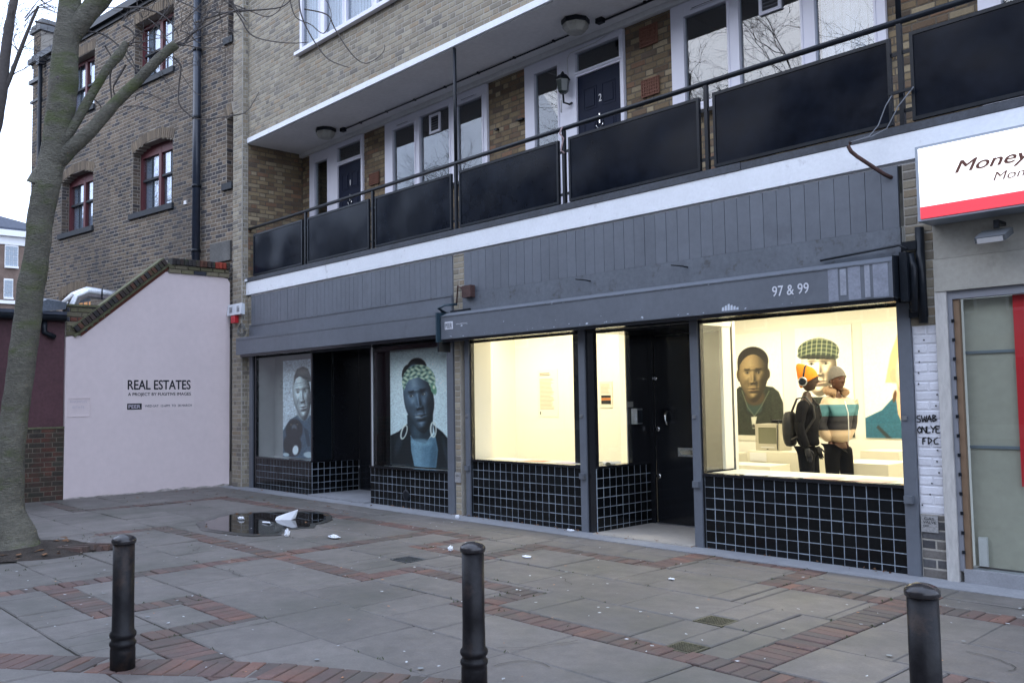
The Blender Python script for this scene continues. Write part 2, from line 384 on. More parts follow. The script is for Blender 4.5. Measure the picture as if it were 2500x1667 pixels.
def text(parent, s, org, ux, uz, w, h, m, name='lettering', shear=0, ext=.002, bold=0, spacing=1.0, fit=True):
    """flat lettering: org = lower left corner, ux/uz directions; scaled to w x h"""
    cu_ = bpy.data.curves.new(name, 'FONT'); cu_.body = s; cu_.size = 1; cu_.shear = shear; cu_.offset = 0; cu_.space_character = spacing; cu_.extrude = 0; cu_.resolution_u = 3
    tmp = bpy.data.objects.new('tmp', cu_); COL.objects.link(tmp); dg = bpy.context.evaluated_depsgraph_get(); dg.update()
    me = bpy.data.meshes.new_from_object(tmp.evaluated_get(dg)); bpy.data.objects.remove(tmp); bpy.data.curves.remove(cu_)
    if bold > .006:
        bm = bmesh.new(); bm.from_mesh(me); g0 = bm.verts[:] + bm.edges[:] + bm.faces[:]
        for k, (ax, ay) in enumerate(((1, 0), (-1, 0), (0, .6), (0, -.6))):
            r = bmesh.ops.duplicate(bm, geom=g0)['geom']
            for v in r:
                if isinstance(v, bmesh.types.BMVert): v.co += Vector((ax * bold * .9, ay * bold * .9, .004 * (k + 1)))
        bm.to_mesh(me); bm.free()
    n = len(me.vertices); co = np.zeros(n * 3); me.vertices.foreach_get('co', co); co = co.reshape(-1, 3)
    lo, hi = co.min(0), co.max(0); sx = w / (hi[0] - lo[0]); sz = (h / (hi[1] - lo[1])) if h else sx
    ux, uz, org = Vector(ux), Vector(uz), Vector(org); nn = ux.cross(uz)
    P = [(org + ux * ((c[0] - lo[0]) * sx) + uz * ((c[1] - lo[1]) * sz) + nn * (ext + c[2] * sx * .5)) for c in co]
    cx = sum(P, Vector()) / n
    me.vertices.foreach_set('co', [x for p in P for x in (p - cx)]); me.materials.clear(); me.materials.append(m)
    return link(name, me, cx, parent)
X, Y, Z = Vector((1, 0, 0)), Vector((0, 1, 0)), Vector((0, 0, 1))
# ================================================================== GROUND
g = MB(); g.poly([(-400, -300, -.05), (300, -300, -.05), (300, 300, -.05), (-400, 300, -.05)]); tag(g.build('ground', ASPH), kind='structure')
pave = MB().box(-17.25, 3.0, -9.6, .0, -.04, -.016).build('pavement', BED); tag(pave, kind='structure')
STRIPS = [(-16.9, -15.3, -3.72, -3.5), (-15.3, -15.06, -3.72, -1.34), (-15.3, -8.1, -1.34, -1.1), (-9.2, -8.96, -3.36, -1.34), (-8.4, -8.16, -2.16, -1.34),
    (-8.16, -7.35, -2.16, -1.94), (-7.35, -7.1, -2.16, -1.27), (-7.45, -5.72, -1.27, -1.04), (-5.72, -5.45, -1.27, -.36), (-5.45, -4.42, -.5, -.36), (-4.42, -4.2, -1.25, -.36),
    (-4.2, -3.3, -1.25, -1.02), (-3.3, -3.02, -3.39, -.7), (-3.02, 3.0, -1.27, -1.0), (-5.85, 3.0, -3.62, -3.39), (-2.2, 3.0, -2.95, -2.72), (-5.75, -5.5, -3.39, -3.02), (-7.15, -5.5, -3.02, -2.8),
    (-7.4, -7.15, -3.6, -2.8), (-12.1, -7.4, -3.6, -3.36), (-12.35, -12.1, -4.3, -3.36), (-9.2, -8.95, -6.3, -3.6), (-8.95, -7.75, -5.86, -5.6), (-7.75, -7.5, -5.86, -4.93), (-7.5, -6.5, -5.17, -4.93),
    (-6.75, -6.5, -5.9, -5.17), (-6.5, -5.3, -5.9, -5.6)]
slabs = pool(pave, 'paving_stone', SLAB, 'paving', 290); pavers = pool(pave, 'paving_brick', PAV, 'paving_bricks', 290)
COVERS = [(-7.9, -7.6, -2.76, -2.5), (-4.06, -3.8, -2.72, -2.48), (-3.79, -3.55, -3.45, -3.22)]
def sub(r, s):
    x0, x1, y0, y1 = r; a0, a1, b0, b1 = s
    if a0 >= x1 or a1 <= x0 or b0 >= y1 or b1 <= y0: return [r]
    o = []
    if a0 > x0: o.append((x0, a0, y0, y1))
    if a1 < x1: o.append((a1, x1, y0, y1))
    m0, m1 = max(x0, a0), min(x1, a1)
    if b0 > y0: o.append((m0, m1, y0, b0))
    if b1 < y1: o.append((m0, m1, b1, y1))
    return o
rnd = random.Random(11)
rows = [-.36, -.72, -1.22, -1.99, -2.72, -3.5, -4.25, -4.93, -5.6, -6.3, -7.0, -7.7, -8.4, -9.1, -9.6]
TREE_XY = (-11.62, -5.42)
for i in range(len(rows) - 1):
    x = -17.2 + rnd.uniform(-.5, 0)
    while x < 3.0:
        L_ = rnd.choice([1.02, 1.02, .85, .7, 1.02, 1.2]); rs = [(max(x, -17.2), min(x + L_, 3.0), rows[i + 1], rows[i])]
        for s in STRIPS + COVERS:
            rs = [q for r in rs for q in sub(r, s)]
        for r in rs:
            w, h = r[1] - r[0], r[3] - r[2]
            if w < .05 or h < .05: continue
            c = ((r[0] + r[1]) / 2, (r[2] + r[3]) / 2)
            if math.hypot(c[0] - TREE_XY[0], c[1] - TREE_XY[1]) < .62: continue
            ux = Vector((1, rnd.uniform(-.004, .004), rnd.uniform(-.006, .006))).normalized(); uy = Vector((-ux.y, 1, rnd.uniform(-.008, .008))).normalized()
            put(slabs, (c[0], c[1], rnd.uniform(-.004, .005)), ux, uy, w - rnd.uniform(.008, .018), h - rnd.uniform(.008, .018), .03, .008)
        x += L_
for s in STRIPS:
    w, h = s[1] - s[0], s[3] - s[2]; alongx = w > h; n = max(1, round((w if alongx else h) / .108))
    for k in range(n):
        if alongx: c = (s[0] + (k + .5) * w / n, (s[2] + s[3]) / 2); ux, uy, a, b_ = X, Y, w / n, h
        else: c = ((s[0] + s[1]) / 2, s[2] + (k + .5) * h / n); ux, uy, a, b_ = X, Y, w, h / n
        put(pavers, (c[0] + rnd.uniform(-.004, .004), c[1], rnd.uniform(-.005, .005)), (ux + Z * rnd.uniform(-.01, .01)).normalized(), uy, a - .009, b_ - .009, .03, .006)
BAND = [(-8.6, -7.98), (-6.94, -6.665), (-6.25, -6.16), (-5.3, -5.42), (-4.2, -4.83), (-3.2, -4.42), (-1.6, -4.08), (1, -3.9)]
for (a, b_) in zip(BAND, BAND[1:]):
    a, b_ = Vector((*a, 0)), Vector((*b_, 0)); d = (b_ - a); L_ = d.length; d.normalize(); nn = Vector((-d.y, d.x, 0)); n = round(L_ / .112)
    for k in range(n):
        c = a + d * ((k + .5) * L_ / n) - nn * .165 + Z * (.007 + rnd.uniform(-.002, .003)); put(pavers, c, d, nn, L_ / n - .009, .31, .03, .006)
B(pave, 'concrete_strip', CONC, (-17.2, 3.0, -.355, -.002, -.03, .004))
# cracks between are real gaps; puddle, covers
pud = [(-11.46, -3.12), (-11.9, -3.0), (-12.3, -2.75), (-12.72, -2.3), (-12.7, -1.95), (-12.5, -1.72), (-12.2, -1.5), (-11.97, -1.25), (-11.6, -1.33), (-11.2, -1.52), (-10.95, -1.8), (-10.67, -2.07), (-10.75, -2.35), (-10.5, -2.7), (-10.62, -2.95), (-10.94, -3.03), (-11.2, -3.06)]
def smooth_loop(P, it=2):
    for _ in range(it):
        Q = []
        for i in range(len(P)):
            a, b_ = P[i], P[(i + 1) % len(P)]; Q += [tuple(.75 * p + .25 * q for p, q in zip(a, b_)), tuple(.25 * p + .75 * q for p, q in zip(a, b_))]
        P = Q
    return P
WATER = mat('puddle_water', (.012, .011, .010), .015, ns=2, na=.2, spec=.9)
WET = mat('wet_paving', (.060, .060, .056), .35, ns=(3, 40), na=.2, bs=60, ba=.2)
sp = [(x + .10 * noise.noise(Vector((x * 3.1, y * 3.1, 0))) + .05 * noise.noise(Vector((x * 9, y * 9, 2))), y + .08 * noise.noise(Vector((x * 3.1, y * 3.1, 5)))) for x, y in smooth_loop(pud, 3)]; cx, cy = -11.6, -2.2; rr = random.Random(3)
wet = MB().poly([(cx + (x - cx) * (1.10 + rr.uniform(0, .05)), cy + (y - cy) * (1.10 + rr.uniform(0, .05)), .0095) for x, y in sp]).build('wet_stain', WET); tag(wet, kind='structure')
pu = MB().poly([(x, y, .0125) for x, y in sp]).build('puddle', WATER); tag(pu, kind='structure')
for i, c in enumerate(COVERS):
    t = thing('drain_cover', ['small rectangular metal access cover in the paving behind the middle bollard', 'mossy metal cover plate set in the paving, the one nearer the shop', 'mossy metal cover plate set in the paving, the one nearer the brick band'][i], 'drain cover', ((c[0] + c[1]) / 2, (c[2] + c[3]) / 2, -.01), 'metal covers in the paving')
    m = mat('mossy_iron' if i else 'dark_iron', (.078, .074, .048) if i else (.05, .055, .06), .6, ns=(9, 60), na=.4, bs=50, ba=.8)
    B(t, 'frame', m, (c[0] + .004, c[1] - .004, c[2] + .004, c[3] - .004, -.03, -.002))
    b = MB(); x0, x1, y0, y1 = c[0] + .025, c[1] - .025, c[2] + .025, c[3] - .025; nx, ny = 9, 7
    for a in range(nx):
        for d in range(ny):
            xx = x0 + (a + .5) * (x1 - x0) / nx; yy = y0 + (d + .5) * (y1 - y0) / ny; b.box(xx - .008, xx + .008, yy - .008, yy + .008, -.003, .003)
    b.build('raised_studs', m, t, stuff=True)

# ================================================================== APARTMENT BLOCK OVER THE SHOPS
blk = thing('apartment_block', 'yellow brick flats with a long balcony walkway above the shops', 'building', (-8, 1.25, 0))
XR = 1.6
WIN_UP = (-14.6, -10.9, 8.2, 9.9)
# upper wall above the balcony
bricks(blk, (0, 0), X, cut((-16.69, XR), [WIN_UP]), 7.045, 10.6, MB_, MO, back=.24, bond='f')
BS(blk, 'upper_wall', MO, (-17.09, XR, .0, .24, 10.6, 12.2), (-17.09, XR, 6.4, 6.6, 0, 12.2), (-17.09, XR, .0, 6.6, 12.201, 12.4))
# left pier, front and side faces
bricks(blk, (-17.09, -.13), X, lambda z: [(0, .40)], 0, 10.6, MB_, MO, back=.13, bond='f', wname='pier')
bricks(blk, (-16.692, -.13), Y, lambda z: [(.012, .13)], 0, 10.6, MB_, MO, backing=False, proud=.006)
bricks(blk, (-16.69, 0), X, lambda z: [(.0, .15)], 0, 3.8, MB_, MO, back=.2, bond='f')
# recess side wall and back wall
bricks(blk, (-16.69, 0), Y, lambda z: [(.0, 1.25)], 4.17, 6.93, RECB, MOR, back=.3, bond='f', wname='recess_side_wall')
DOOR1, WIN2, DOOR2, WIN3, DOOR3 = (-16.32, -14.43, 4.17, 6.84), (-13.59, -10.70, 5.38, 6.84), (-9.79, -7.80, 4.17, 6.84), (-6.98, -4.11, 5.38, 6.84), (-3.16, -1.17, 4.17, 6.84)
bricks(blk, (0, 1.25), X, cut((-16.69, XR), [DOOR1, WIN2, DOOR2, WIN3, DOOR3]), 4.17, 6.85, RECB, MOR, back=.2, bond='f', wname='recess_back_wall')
# soffit, its white edge, balcony slab with white beam and dark kerb
B(blk, 'soffit', SOF, (-16.685, XR, .02, 1.45, 6.93, 7.03))
B(blk, 'soffit_cornice', SOF, (-16.68, XR, 1.16, 1.245, 6.85, 6.928))
B(blk, 'white_edge_strip', WPAINT, (-16.70, XR, -.028, .018, 6.945, 7.043))
B(blk, 'balcony_slab', mat('balcony_screed', (.42, .42, .42), .8, ns=3, na=.1), (-16.685, XR, .055, 1.46, 3.86, 4.165))
B(blk, 'white_beam', WPAINT, (-16.70, XR, -.04, .05, 3.832, 4.085))
B(blk, 'balcony_kerb', KERB, (-16.685, -5.2, -.052, .12, 4.09, 4.172), (-5.197, XR, -.046, .12, 4.09, 4.165))
B(blk, 'patch_of_render', WPAINT, (-16.75, -16.60, -.075, -.052, 4.10, 4.15))
B(blk, 'beam_shadow_gap', SOF, (-16.55, XR, .0, .05, 3.80, 3.831))
def window_unit(parent, x0, x1, z0, z1, panes, y=1.25, fr=.075, m=UPVC, name='window', glass=GLASSU, vents=(), sill=True, room=DRK, curtain=None, label=None, doors=()):
    """white frame as the part, panes/vents/sill as its pieces; panes: (x0,x1,z0,z1)"""
    b = MB(); ys = y - .05
    holes = sorted(panes + list(doors)); xs = x0
    b.box(x0, x1, ys, y + .02, z1 - .05, z1)
    # verticals between panes
    cols = sorted(set((h[0], h[1]) for h in holes)); prev = x0
    merged = []
    for c in cols:
        if merged and c[0] < merged[-1][1]: merged[-1] = (min(merged[-1][0], c[0]), max(merged[-1][1], c[1]))
        else: merged.append(c)
    for c in merged:
        b.box(prev, c[0], ys, y + .02, z0, z1 - .05); prev = c[1]
        hs = sorted([h for h in holes if h[0] >= c[0] - .01 and h[1] <= c[1] + .01], key=lambda h: h[2]); zz = z0
        for h in hs:
            if h[2] > zz + .002: b.box(c[0], c[1], ys + .004, y + .02, zz, h[2])
            zz = h[3]
            if h[0] > c[0] + .003: b.box(c[0], h[0], ys + .006, y + .02, h[2], h[3])
            if h[1] < c[1] - .003: b.box(h[1], c[1], ys + .006, y + .02, h[2], h[3])
        b.box(c[0], c[1], ys + .004, y + .02, zz, z1 - .05)
    b.box(prev, x1, ys, y + .02, z0, z1 - .05)
    w = b.build(name, m, parent, label=label)
    for h in panes:
        B(w, 'pane', glass, (h[0] + .002, h[1] - .002, y - .012, y - .006, h[2] + .002, h[3] - .002))
        # sash bead, 3 mm proud
        r = .028; bb = MB()
        bb.box(h[0] - r, h[1] + r, ys - .012, ys - .001, h[3], h[3] + r); bb.box(h[0] - r, h[1] + r, ys - .012, ys - .001, h[2] - r, h[2])
        bb.box(h[0] - r, h[0], ys - .012, ys - .001, h[2], h[3]); bb.box(h[1], h[1] + r, ys - .012, ys - .001, h[2], h[3]); bb.build('sash', m, w)
    if sill: B(w, 'sill', m, (x0 - .04, x1 + .04, y - .15, y - .052, z0 - .06, z0 + .0))
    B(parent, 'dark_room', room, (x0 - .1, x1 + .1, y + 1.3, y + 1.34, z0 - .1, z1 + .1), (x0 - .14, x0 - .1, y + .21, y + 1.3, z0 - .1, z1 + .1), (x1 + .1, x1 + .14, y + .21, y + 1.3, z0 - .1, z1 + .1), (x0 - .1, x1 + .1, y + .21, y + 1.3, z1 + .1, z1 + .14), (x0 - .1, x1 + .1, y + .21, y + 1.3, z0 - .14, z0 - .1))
    return w
CURT = mat('net_curtain', (.62, .66, .74), .9, ns=(8,), na=.1)
w2 = window_unit(blk, *WIN2[:2], 5.38, 6.84, [(-13.33, -12.66, 5.45, 6.66), (-12.51, -11.67, 5.45, 6.72), (-11.47, -10.81, 5.45, 6.66)])
w3 = window_unit(blk, *WIN3[:2], 5.38, 6.84, [(-6.77, -6.11, 5.45, 6.65), (-5.94, -5.11, 5.45, 6.72), (-4.93, -4.24, 5.45, 6.65)])
b = MB()
for i in range(14):
    x = -4.92 + i * .05; b.box(x, x + .05, 1.33 + (.02 if i % 2 else 0), 1.345 + (.02 if i % 2 else 0), 5.4, 6.75)
b.build('net_curtain', CURT, w3)
for w_, (vx, vz) in ((w2, (-12.24, 6.34)), (w3, (-5.66, 6.30))):
    v = B(w_, 'extractor_vent', UPVC, (vx, vx + .30, 1.205, 1.236, vz + .30, vz + .34), (vx, vx + .30, 1.205, 1.236, vz, vz + .04), (vx, vx + .04, 1.205, 1.236, vz + .04, vz + .30), (vx + .26, vx + .30, 1.205, 1.236, vz + .04, vz + .30))
    MB().box(vx + .04, vx + .26, 1.222, 1.237, vz + .04, vz + .30).build('louvre', DRK2, w_)
    b = MB()
    for k in range(5): b.box(vx + .05, vx + .25, 1.212, 1.222, vz + .06 + k * .045, vz + .08 + k * .045)
    b.build('vent_fan_grille', BLM, w_)
for w_, xs in ((w2, (-13.2, -11.35)), (w3, (-6.65, -4.8))):
    for x in xs: B(w_, 'trickle_vent', UPVC, (x, x + .4, 1.178, 1.198, 6.705, 6.735)); B(w_, 'vent_slot', DRK2, (x + .03, x + .37, 1.174, 1.1775, 6.712, 6.720))
def entrance(x0, num, side_hi):
    """sidelight + panelled door + fanlight, one white frame"""
    d0, d1 = x0 + 1.09, x0 + 1.93
    w = window_unit(blk, x0, x0 + 1.99, 4.17, 6.84, [(x0 + .22, x0 + .72, 4.6, side_hi), (d0 + .0, d1 - .0, 6.45, 6.74)], name='entrance_frame', sill=False, doors=[(d0, d1, 4.2, 6.385)])
    d = B(blk, 'door', NAVY, (d0 + .003, d1 - .003, 1.235, 1.275, 4.2, 6.38))
    b = MB(); ww = (d1 - d0)
    for (a, c) in ((.14, .44), (.56, .86)):
        for (z0, z1) in ((5.85, 6.18), (5.10, 5.68), (4.4, 4.95)):
            xa, xb = d0 + a * ww, d0 + c * ww
            b.box(xa, xb, 1.229, 1.2345, z1 - .015, z1); b.box(xa, xb, 1.229, 1.2345, z0, z0 + .015); b.box(xa, xa + .015, 1.229, 1.2345, z0 + .015, z1 - .015); b.box(xb - .015, xb, 1.229, 1.2345, z0 + .015, z1 - .015)
            b.box(xa + .04, xb - .04, 1.227, 1.2345, z0 + .04, z1 - .04)
    b.build('door_panel', NAVY, d)
    if num: text(d, num, (d0 + .41, 1.2335, 5.92), X, Z, .055 if num == '2' else .02, .11, WHT, 'door_number', bold=.02)
    k = MB(); k.tube([(d0 + .37, 1.225, 5.63), (d0 + .37, 1.215, 5.57), (d0 + .40, 1.205, 5.53), (d0 + .46, 1.205, 5.53), (d0 + .49, 1.215, 5.57), (d0 + .49, 1.225, 5.63)], .008, 6); k.box(d0 + .42, d0 + .44, 1.215, 1.2345, 5.60, 5.74); k.build('door_knocker', CHR, d)
    return w
entrance(-16.33, '1', 6.62); entrance(-9.80, '2', 6.67); entrance(-3.17, None, 6.65)
# upper window
wu = window_unit(blk, -14.6, -10.9, 8.2, 9.9, [(-14.5, -13.9, 8.28, 9.8), (-13.70, -13.1, 8.28, 9.8), (-12.98, -12.2, 8.28, 9.8), (-12.05, -11.05, 8.28, 9.8)], y=.04)
b = MB()
for i in range(70): b.box(-14.55 + i * .05, -14.5 + i * .05, .16 + (.02 if i % 2 else 0), .175 + (.02 if i % 2 else 0), 8.2, 9.9)
b.build('net_curtain', CURT, wu)
# air bricks
for x0, x1, z0, z1 in ((-7.52, -7.22, 6.46, 6.74), (-7.51, -7.21, 5.76, 6.0), (-14.13, -13.82, 5.78, 6.0)):
    a = B(blk, 'air_brick', TERRA, (x0, x1, 1.222, 1.236, z0, z1)); b = MB(); n = 7
    for i in range(n + 1): x = x0 + i * (x1 - x0 - .012) / n; b.box(x, x + .012, 1.208, 1.2215, z0, z1)
    for i in range(6): z = z0 + i * (z1 - z0 - .012) / 5; b.box(x0, x1, 1.209, 1.2205, z, z + .012)
    b.build('grille', TERRA, a)
BS(blk, 'wall_bracket', BLM, (-9.98, -9.83, 1.17, 1.235, 6.03, 6.05), (-10.5, -10.44, 1.18, 1.235, 6.0, 6.03))
# soffit conduit
b = MB(); b.tube([(-14.6, .9, 6.905), (-8.35, .93, 6.905)], .012, 6); b.tube([(-8.0, .93, 6.905), (XR, .93, 6.905)], .014, 6)
for k in range(18): b.box(-14 + k * .85, -13.97 + k * .85, .905, .955, 6.90, 6.928)
b.build('conduit', BLM, blk)
LAMPW = mat('lamp_diffuser', (.38, .38, .34), .3, ns=(9,), na=.2, bs=60, ba=.4)
for i, x in enumerate((-14.78, -8.2)):
    t = thing('bulkhead_lamp', ['octagonal bulkhead lamp on the soffit nearer the left corner pier', 'octagonal bulkhead lamp on the soffit beside the carriage lantern doorway'][i], 'ceiling lamp', (x, .66, 6.92), 'bulkhead lamps under the balcony soffit')
    MB().lathe((x, .66, 6.865), [(.195, 0), (.20, .015), (.20, .062)], 8, smooth=False).build('lamp_base', BLM, t)
    MB().lathe((x, .66, 6.72), [(.09, .02), (.13, .03), (.18, .09), (.185, .142)], 8, smooth=False).build('lamp_shade', LAMPW, t)
    B(t, 'junction_box', BLM, (x + .21, x + .32, .84, .92, 6.86, 6.928))
# carriage lantern by door 2
t = thing('wall_lantern', 'small black carriage lantern beside the door of flat 2', 'wall lamp', (-8.86, 1.12, 6.1))
MB().lathe((-8.86, 1.08, 6.15), [(.045, 0), (.075, .03), (.10, .20), (.10, .215)], 6, smooth=False).build('lamp_glass', mat('lantern_glass', (.03, .04, .035), .15), t)
MB().lathe((-8.86, 1.08, 6.366), [(.12, 0), (.07, .06), (.03, .07), (.03, .09), (.01, .12)], 6, smooth=False).build('cap', BLM, t)
MB().tube([(-8.86, 1.08, 6.14), (-8.86, 1.09, 6.02), (-8.80, 1.15, 5.99), (-8.79, 1.195, 6.02)], .016, 6).build('arm', BLM, t)
MB().tube([(-8.90, 1.08, 6.06), (-8.90, 1.08, 5.88)], .012, 6).build('candle_tube', LG, t)
cb = MB(); cb.tube([(-8.84, 1.185, 6.2), (-8.86, 1.185, 6.7), (-8.8, 1.185, 6.77), (-8.3, 1.185, 6.78), (-7.9, 1.185, 6.86)], .006, 5); tag(cb.build('lantern_cable', LG), 'thin pale cable looping over the frame of door 2', 'cable')

# ------------------------------------------------------------------ balcony railing
rail = thing('balcony_railing', 'black balcony railing with tubular handrail and solid sheet panels', 'railing', (-8, .03, 4.17))
RY = .03
posts = [-14.45, -12.27, -10.09, -7.87, -5.66, -3.48, -1.27, .93]
hb = MB().tube([(-16.68, RY, 5.185), (1.6, RY, 5.185)], .03, 10).build('handrail', BLM, rail)
for i, x in enumerate(posts):
    p = B(rail, 'post', BLM, (x - .022, x + .022, RY - .022, RY + .022, 4.165, 5.157))
    BS(p, 'bracket', BLM, (x - .16, x - .024, RY - .008, RY + .008, 4.30, 4.335), (x + .024, x + .14, RY - .008, RY + .008, 4.30, 4.335), (x - .16, x - .024, RY - .008, RY + .008, 4.86, 4.895), (x + .024, x + .14, RY - .008, RY + .008, 4.86, 4.895))
edges = [-16.46] + [v for x in posts for v in (x - .085, x + .10)] + [1.6]
for i in range(0, len(edges) - 1, 2):
    a, c = edges[i], edges[i + 1]
    p = MB().box(a + .033, c - .033, RY - .022, RY - .012, 4.233, 5.005).build('panel', BPAN, rail)
    B(p, 'panel_frame', BLM, (a, c, RY - .032, RY + .012, 5.006, 5.04), (a, c, RY - .032, RY + .012, 4.198, 4.232), (a, a + .032, RY - .032, RY + .012, 4.232, 5.006), (c - .032, c, RY - .032, RY + .012, 4.232, 5.006))
    B(rail, 'kick_plate', BLM, (a - .08, c + .07, RY + .014, RY + .03, 4.172, 4.196))
for x in (-10.09, -3.48):
    MB().tube([(x + .0, RY - .0, 5.21), (x + .0, RY, 6.94)], .026, 10).build('ceiling_pole', BLM, rail)
MB().tube([(-7.87, .0, 5.2), (-7.9, -.02, 5.12), (-7.85, -.0, 5.05), (-7.9, .0, 4.9), (-7.84, .0, 4.85)], .012, 5).build('tied_rag', mat('faded_rag', (.35, .25, .25), .9), rail)
# bracket and cables by the sign
ub = thing('cable_bracket', 'rusty swan-neck bracket with two stiff wires hooked on the railing left of the illuminated sign', 'bracket', (-3.7, -.1, 3.7))
MB().tube([(-3.58, .0, 3.69), (-3.62, -.1, 3.72), (-3.80, -.26, 3.90), (-3.84, -.30, 3.95), (-3.86, -.31, 4.0), (-3.845, -.30, 4.04)], .02, 8).build('arm', RUST, ub)
MB().tube([(-3.845, -.30, 4.04), (-3.72, -.16, 4.10), (-3.66, -.10, 4.2), (-3.60, -.06, 4.38), (-3.54, -.04, 4.48)], .0055, 6).build('wire', mat('tarnished_wire', (.16, .17, .19), .6), ub)
MB().tube([(-3.845, -.30, 4.04), (-3.70, -.16, 4.09), (-3.58, -.10, 4.15), (-3.48, -.06, 4.35), (-3.34, -.04, 4.50)], .0055, 6).build('wire', mat('tarnished_wire', (.16, .17, .19), .6), ub)
B(ub, 'crossbar', BLM, (-3.58, -3.36, -.05, -.02, 4.475, 4.50))

# ================================================================== SHOPFRONTS
# brick piers between the shops
bp = MB_
bricks(blk, (-10.13, -.01), X, lambda z: [(0, .13 if z < 2.6 else .25)], 0, 3.80, MB_, MO, back=.2, bond='s', wname='pier')
bricks(blk, (-3.47, .0), X, lambda z: [(0, .225)], .57, 2.28, PB, PB, back=.2, bond='s', name='painted_brick', wname='painted_pier')
bricks(blk, (-3.47, .0), X, lambda z: [(0, .225)], 0, .57, DB, MO, back=.2, bond='s', wname='pier')
bricks(blk, (-3.50, .0), X, lambda z: [(0, .27)], 2.28, 3.80, MB_, MO, back=.2, bond='s', wname='pier')
def riser(parent, O, u, L_, z1, t=.12, skirt=True):
    u = Vector(u); n = Vector((u.y, -u.x, 0)); O = Vector(O)
    p = [O, O + u * L_, O + u * L_ - n * .1, O - n * .1]
    r = MB().prism([(q.x, q.y, 0) for q in p], (0, 0, z1 - .002)).build('stall_riser', GROUT, parent)
    pl = pool(r, 'tile', TILE, 'tiles', 300); nx = max(1, round(L_ / t)); tw = L_ / nx; nz = int(z1 / t + .6)
    for i in range(nx):
        for k in range(nz):
            zt = z1 - k * t; zb = max(zt - t, 0)
            if zt - zb < .03: continue
            put(pl, O + u * ((i + .5) * tw) + Z * ((zt + zb) / 2) + n * .003, u, Z, tw - .0066, zt - zb - .0066, .012, .003)
    c = [O + n * .03 - u * 0, O + u * L_ + n * .03, O + u * L_ - n * .1, O - n * .1]
    MB().prism([(q.x, q.y, z1) for q in c], (0, 0, .03)).build('sill', BLK, r)
    return r
def boards(parent, x0, x1, z0, z1, y, w, m):
    n = round((x1 - x0) / w); w = (x1 - x0) / n
    for i in range(n):
        B(parent, 'cladding_board', m, (x0 + i * w + .0026, x0 + (i + 1) * w - .0026, y - random.uniform(.010, .013), y + .01, z0, z1))
# ---- right-hand gallery shop
gs = thing('shopfront', 'grey painted gallery shopfront with lit windows, black tiled base and the numbers 97 & 99', 'shopfront', (-6.9, 0, 0), 'grey gallery shopfronts')
boards(gs, -9.86, -3.53, 3.215, 3.80, -.02, .157, GP)
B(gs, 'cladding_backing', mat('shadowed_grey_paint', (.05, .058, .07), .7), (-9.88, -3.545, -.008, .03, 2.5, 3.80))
B(gs, 'weathered_rail', GPW, (-9.88, -3.52, -.05, -.0125, 2.95, 3.21))
fb = MB().prism([(-10.08, -.30, 2.535), (-10.08, -.30, 2.875), (-10.08, -.20, 2.925), (-10.08, -.052, 2.925), (-10.08, -.052, 2.535)], (6.58, 0, 0)).build('fascia_board', GP, gs)
B(fb, 'fascia_lip', GPW, (-10.06, -3.52, -.308, -.3005, 2.862, 2.873), (-10.06, -3.52, -.306, -.3005, 2.54, 2.552))
B(fb, 'end_plate', BLM, (-3.498, -3.485, -.30, -.05, 2.54, 2.92))
B(gs, 'fascia_soffit', BLK, (-10.05, -3.50, -.29, .0, 2.50, 2.533))
LGT = mat('pale_lettering', (.62, .64, .70), .6)
text(fb, '97 & 99', (-4.72, -.302, 2.655), X, Z, .40, .105, LGT, bold=.012)
pl_ = B(fb, 'name_plate', LGT, (-9.98, -9.80, -.306, -.3005, 2.675, 2.785))
text(fb, 'PEER', (-9.965, -.3075, 2.695), X, Z, .15, .07, GP, bold=.01)
text(fb, 'www.peeruk.org', (-9.73, -.302, 2.72), X, Z, .25, .035, LGT)
for x, w_, z0, z1, c in ((-4.12, .10, 2.55, 2.86, 1), (-4.0, .06, 2.6, 2.85, 0), (-3.92, .12, 2.54, 2.865, 1), (-3.76, .05, 2.56, 2.86, 0), (-3.68, .14, 2.55, 2.86, 1)):
    B(fb, 'paint_patch', mat('faded_grey%d' % c, (.23, .25, .30) if c else (.28, .30, .35), .4, ns=(12, 40), na=.15), (x, x + w_, -.3035, -.3005, z0, z1))
b = MB(); rr = random.Random(5)
for k in range(46):
    x = rr.uniform(-9.9, -4.3); z = rr.choice([2.556, 2.57, 2.56, 2.855, rr.uniform(2.56, 2.7)]); s = rr.uniform(.006, .02) * (2 if rr.random() < .15 else 1)
    b.poly([(x, -.3032, z), (x + s, -.3032, z + s * .1), (x + s * 1.2, -.3032, z + s * .5), (x + s * .3, -.3032, z + s * .6)])
for k in range(6): x = -5.32 + k * .035; b.poly([(x, -.3032, 2.56), (x + .03, -.3032, 2.56), (x + .028, -.3032, 2.56 + .07 - abs(k - 2) * .014), (x + .004, -.3032, 2.56 + .065 - abs(k - 2) * .014)])
b.build('chipped_paint', mat('chip_white', (.55, .60, .68), .7), fb, stuff=True)
for x0, x1 in ((-9.87, -9.78), (-7.64, -7.535), (-5.935, -5.83), (-3.595, -3.475)):
    p = BS(gs, 'frame_post', GP, (x0, x1, -.035, .05, 0.0, 2.50))
    B(p, 'rebate', BLK, (x1 + .001, x1 + .022, -.012, .05, 0, 2.50)) if x0 < -4 else None
    B(p, 'shutter_catch', GPW, (x0 + .01, x0 + .09, -.075, -.036, .66, .73)); B(p, 'bolt', STEEL, (x0 + .015, x0 + .06, -.05, -.036, 1.42, 1.46))
BS(gs, 'corner_post', BLK, (-7.512, -7.41, -.005, .06, 0, 2.50))
riser(gs, (-9.758, .0, 0), X, 2.10, .79); riser(gs, (-5.808, .0, 0), X, 2.205, .79)
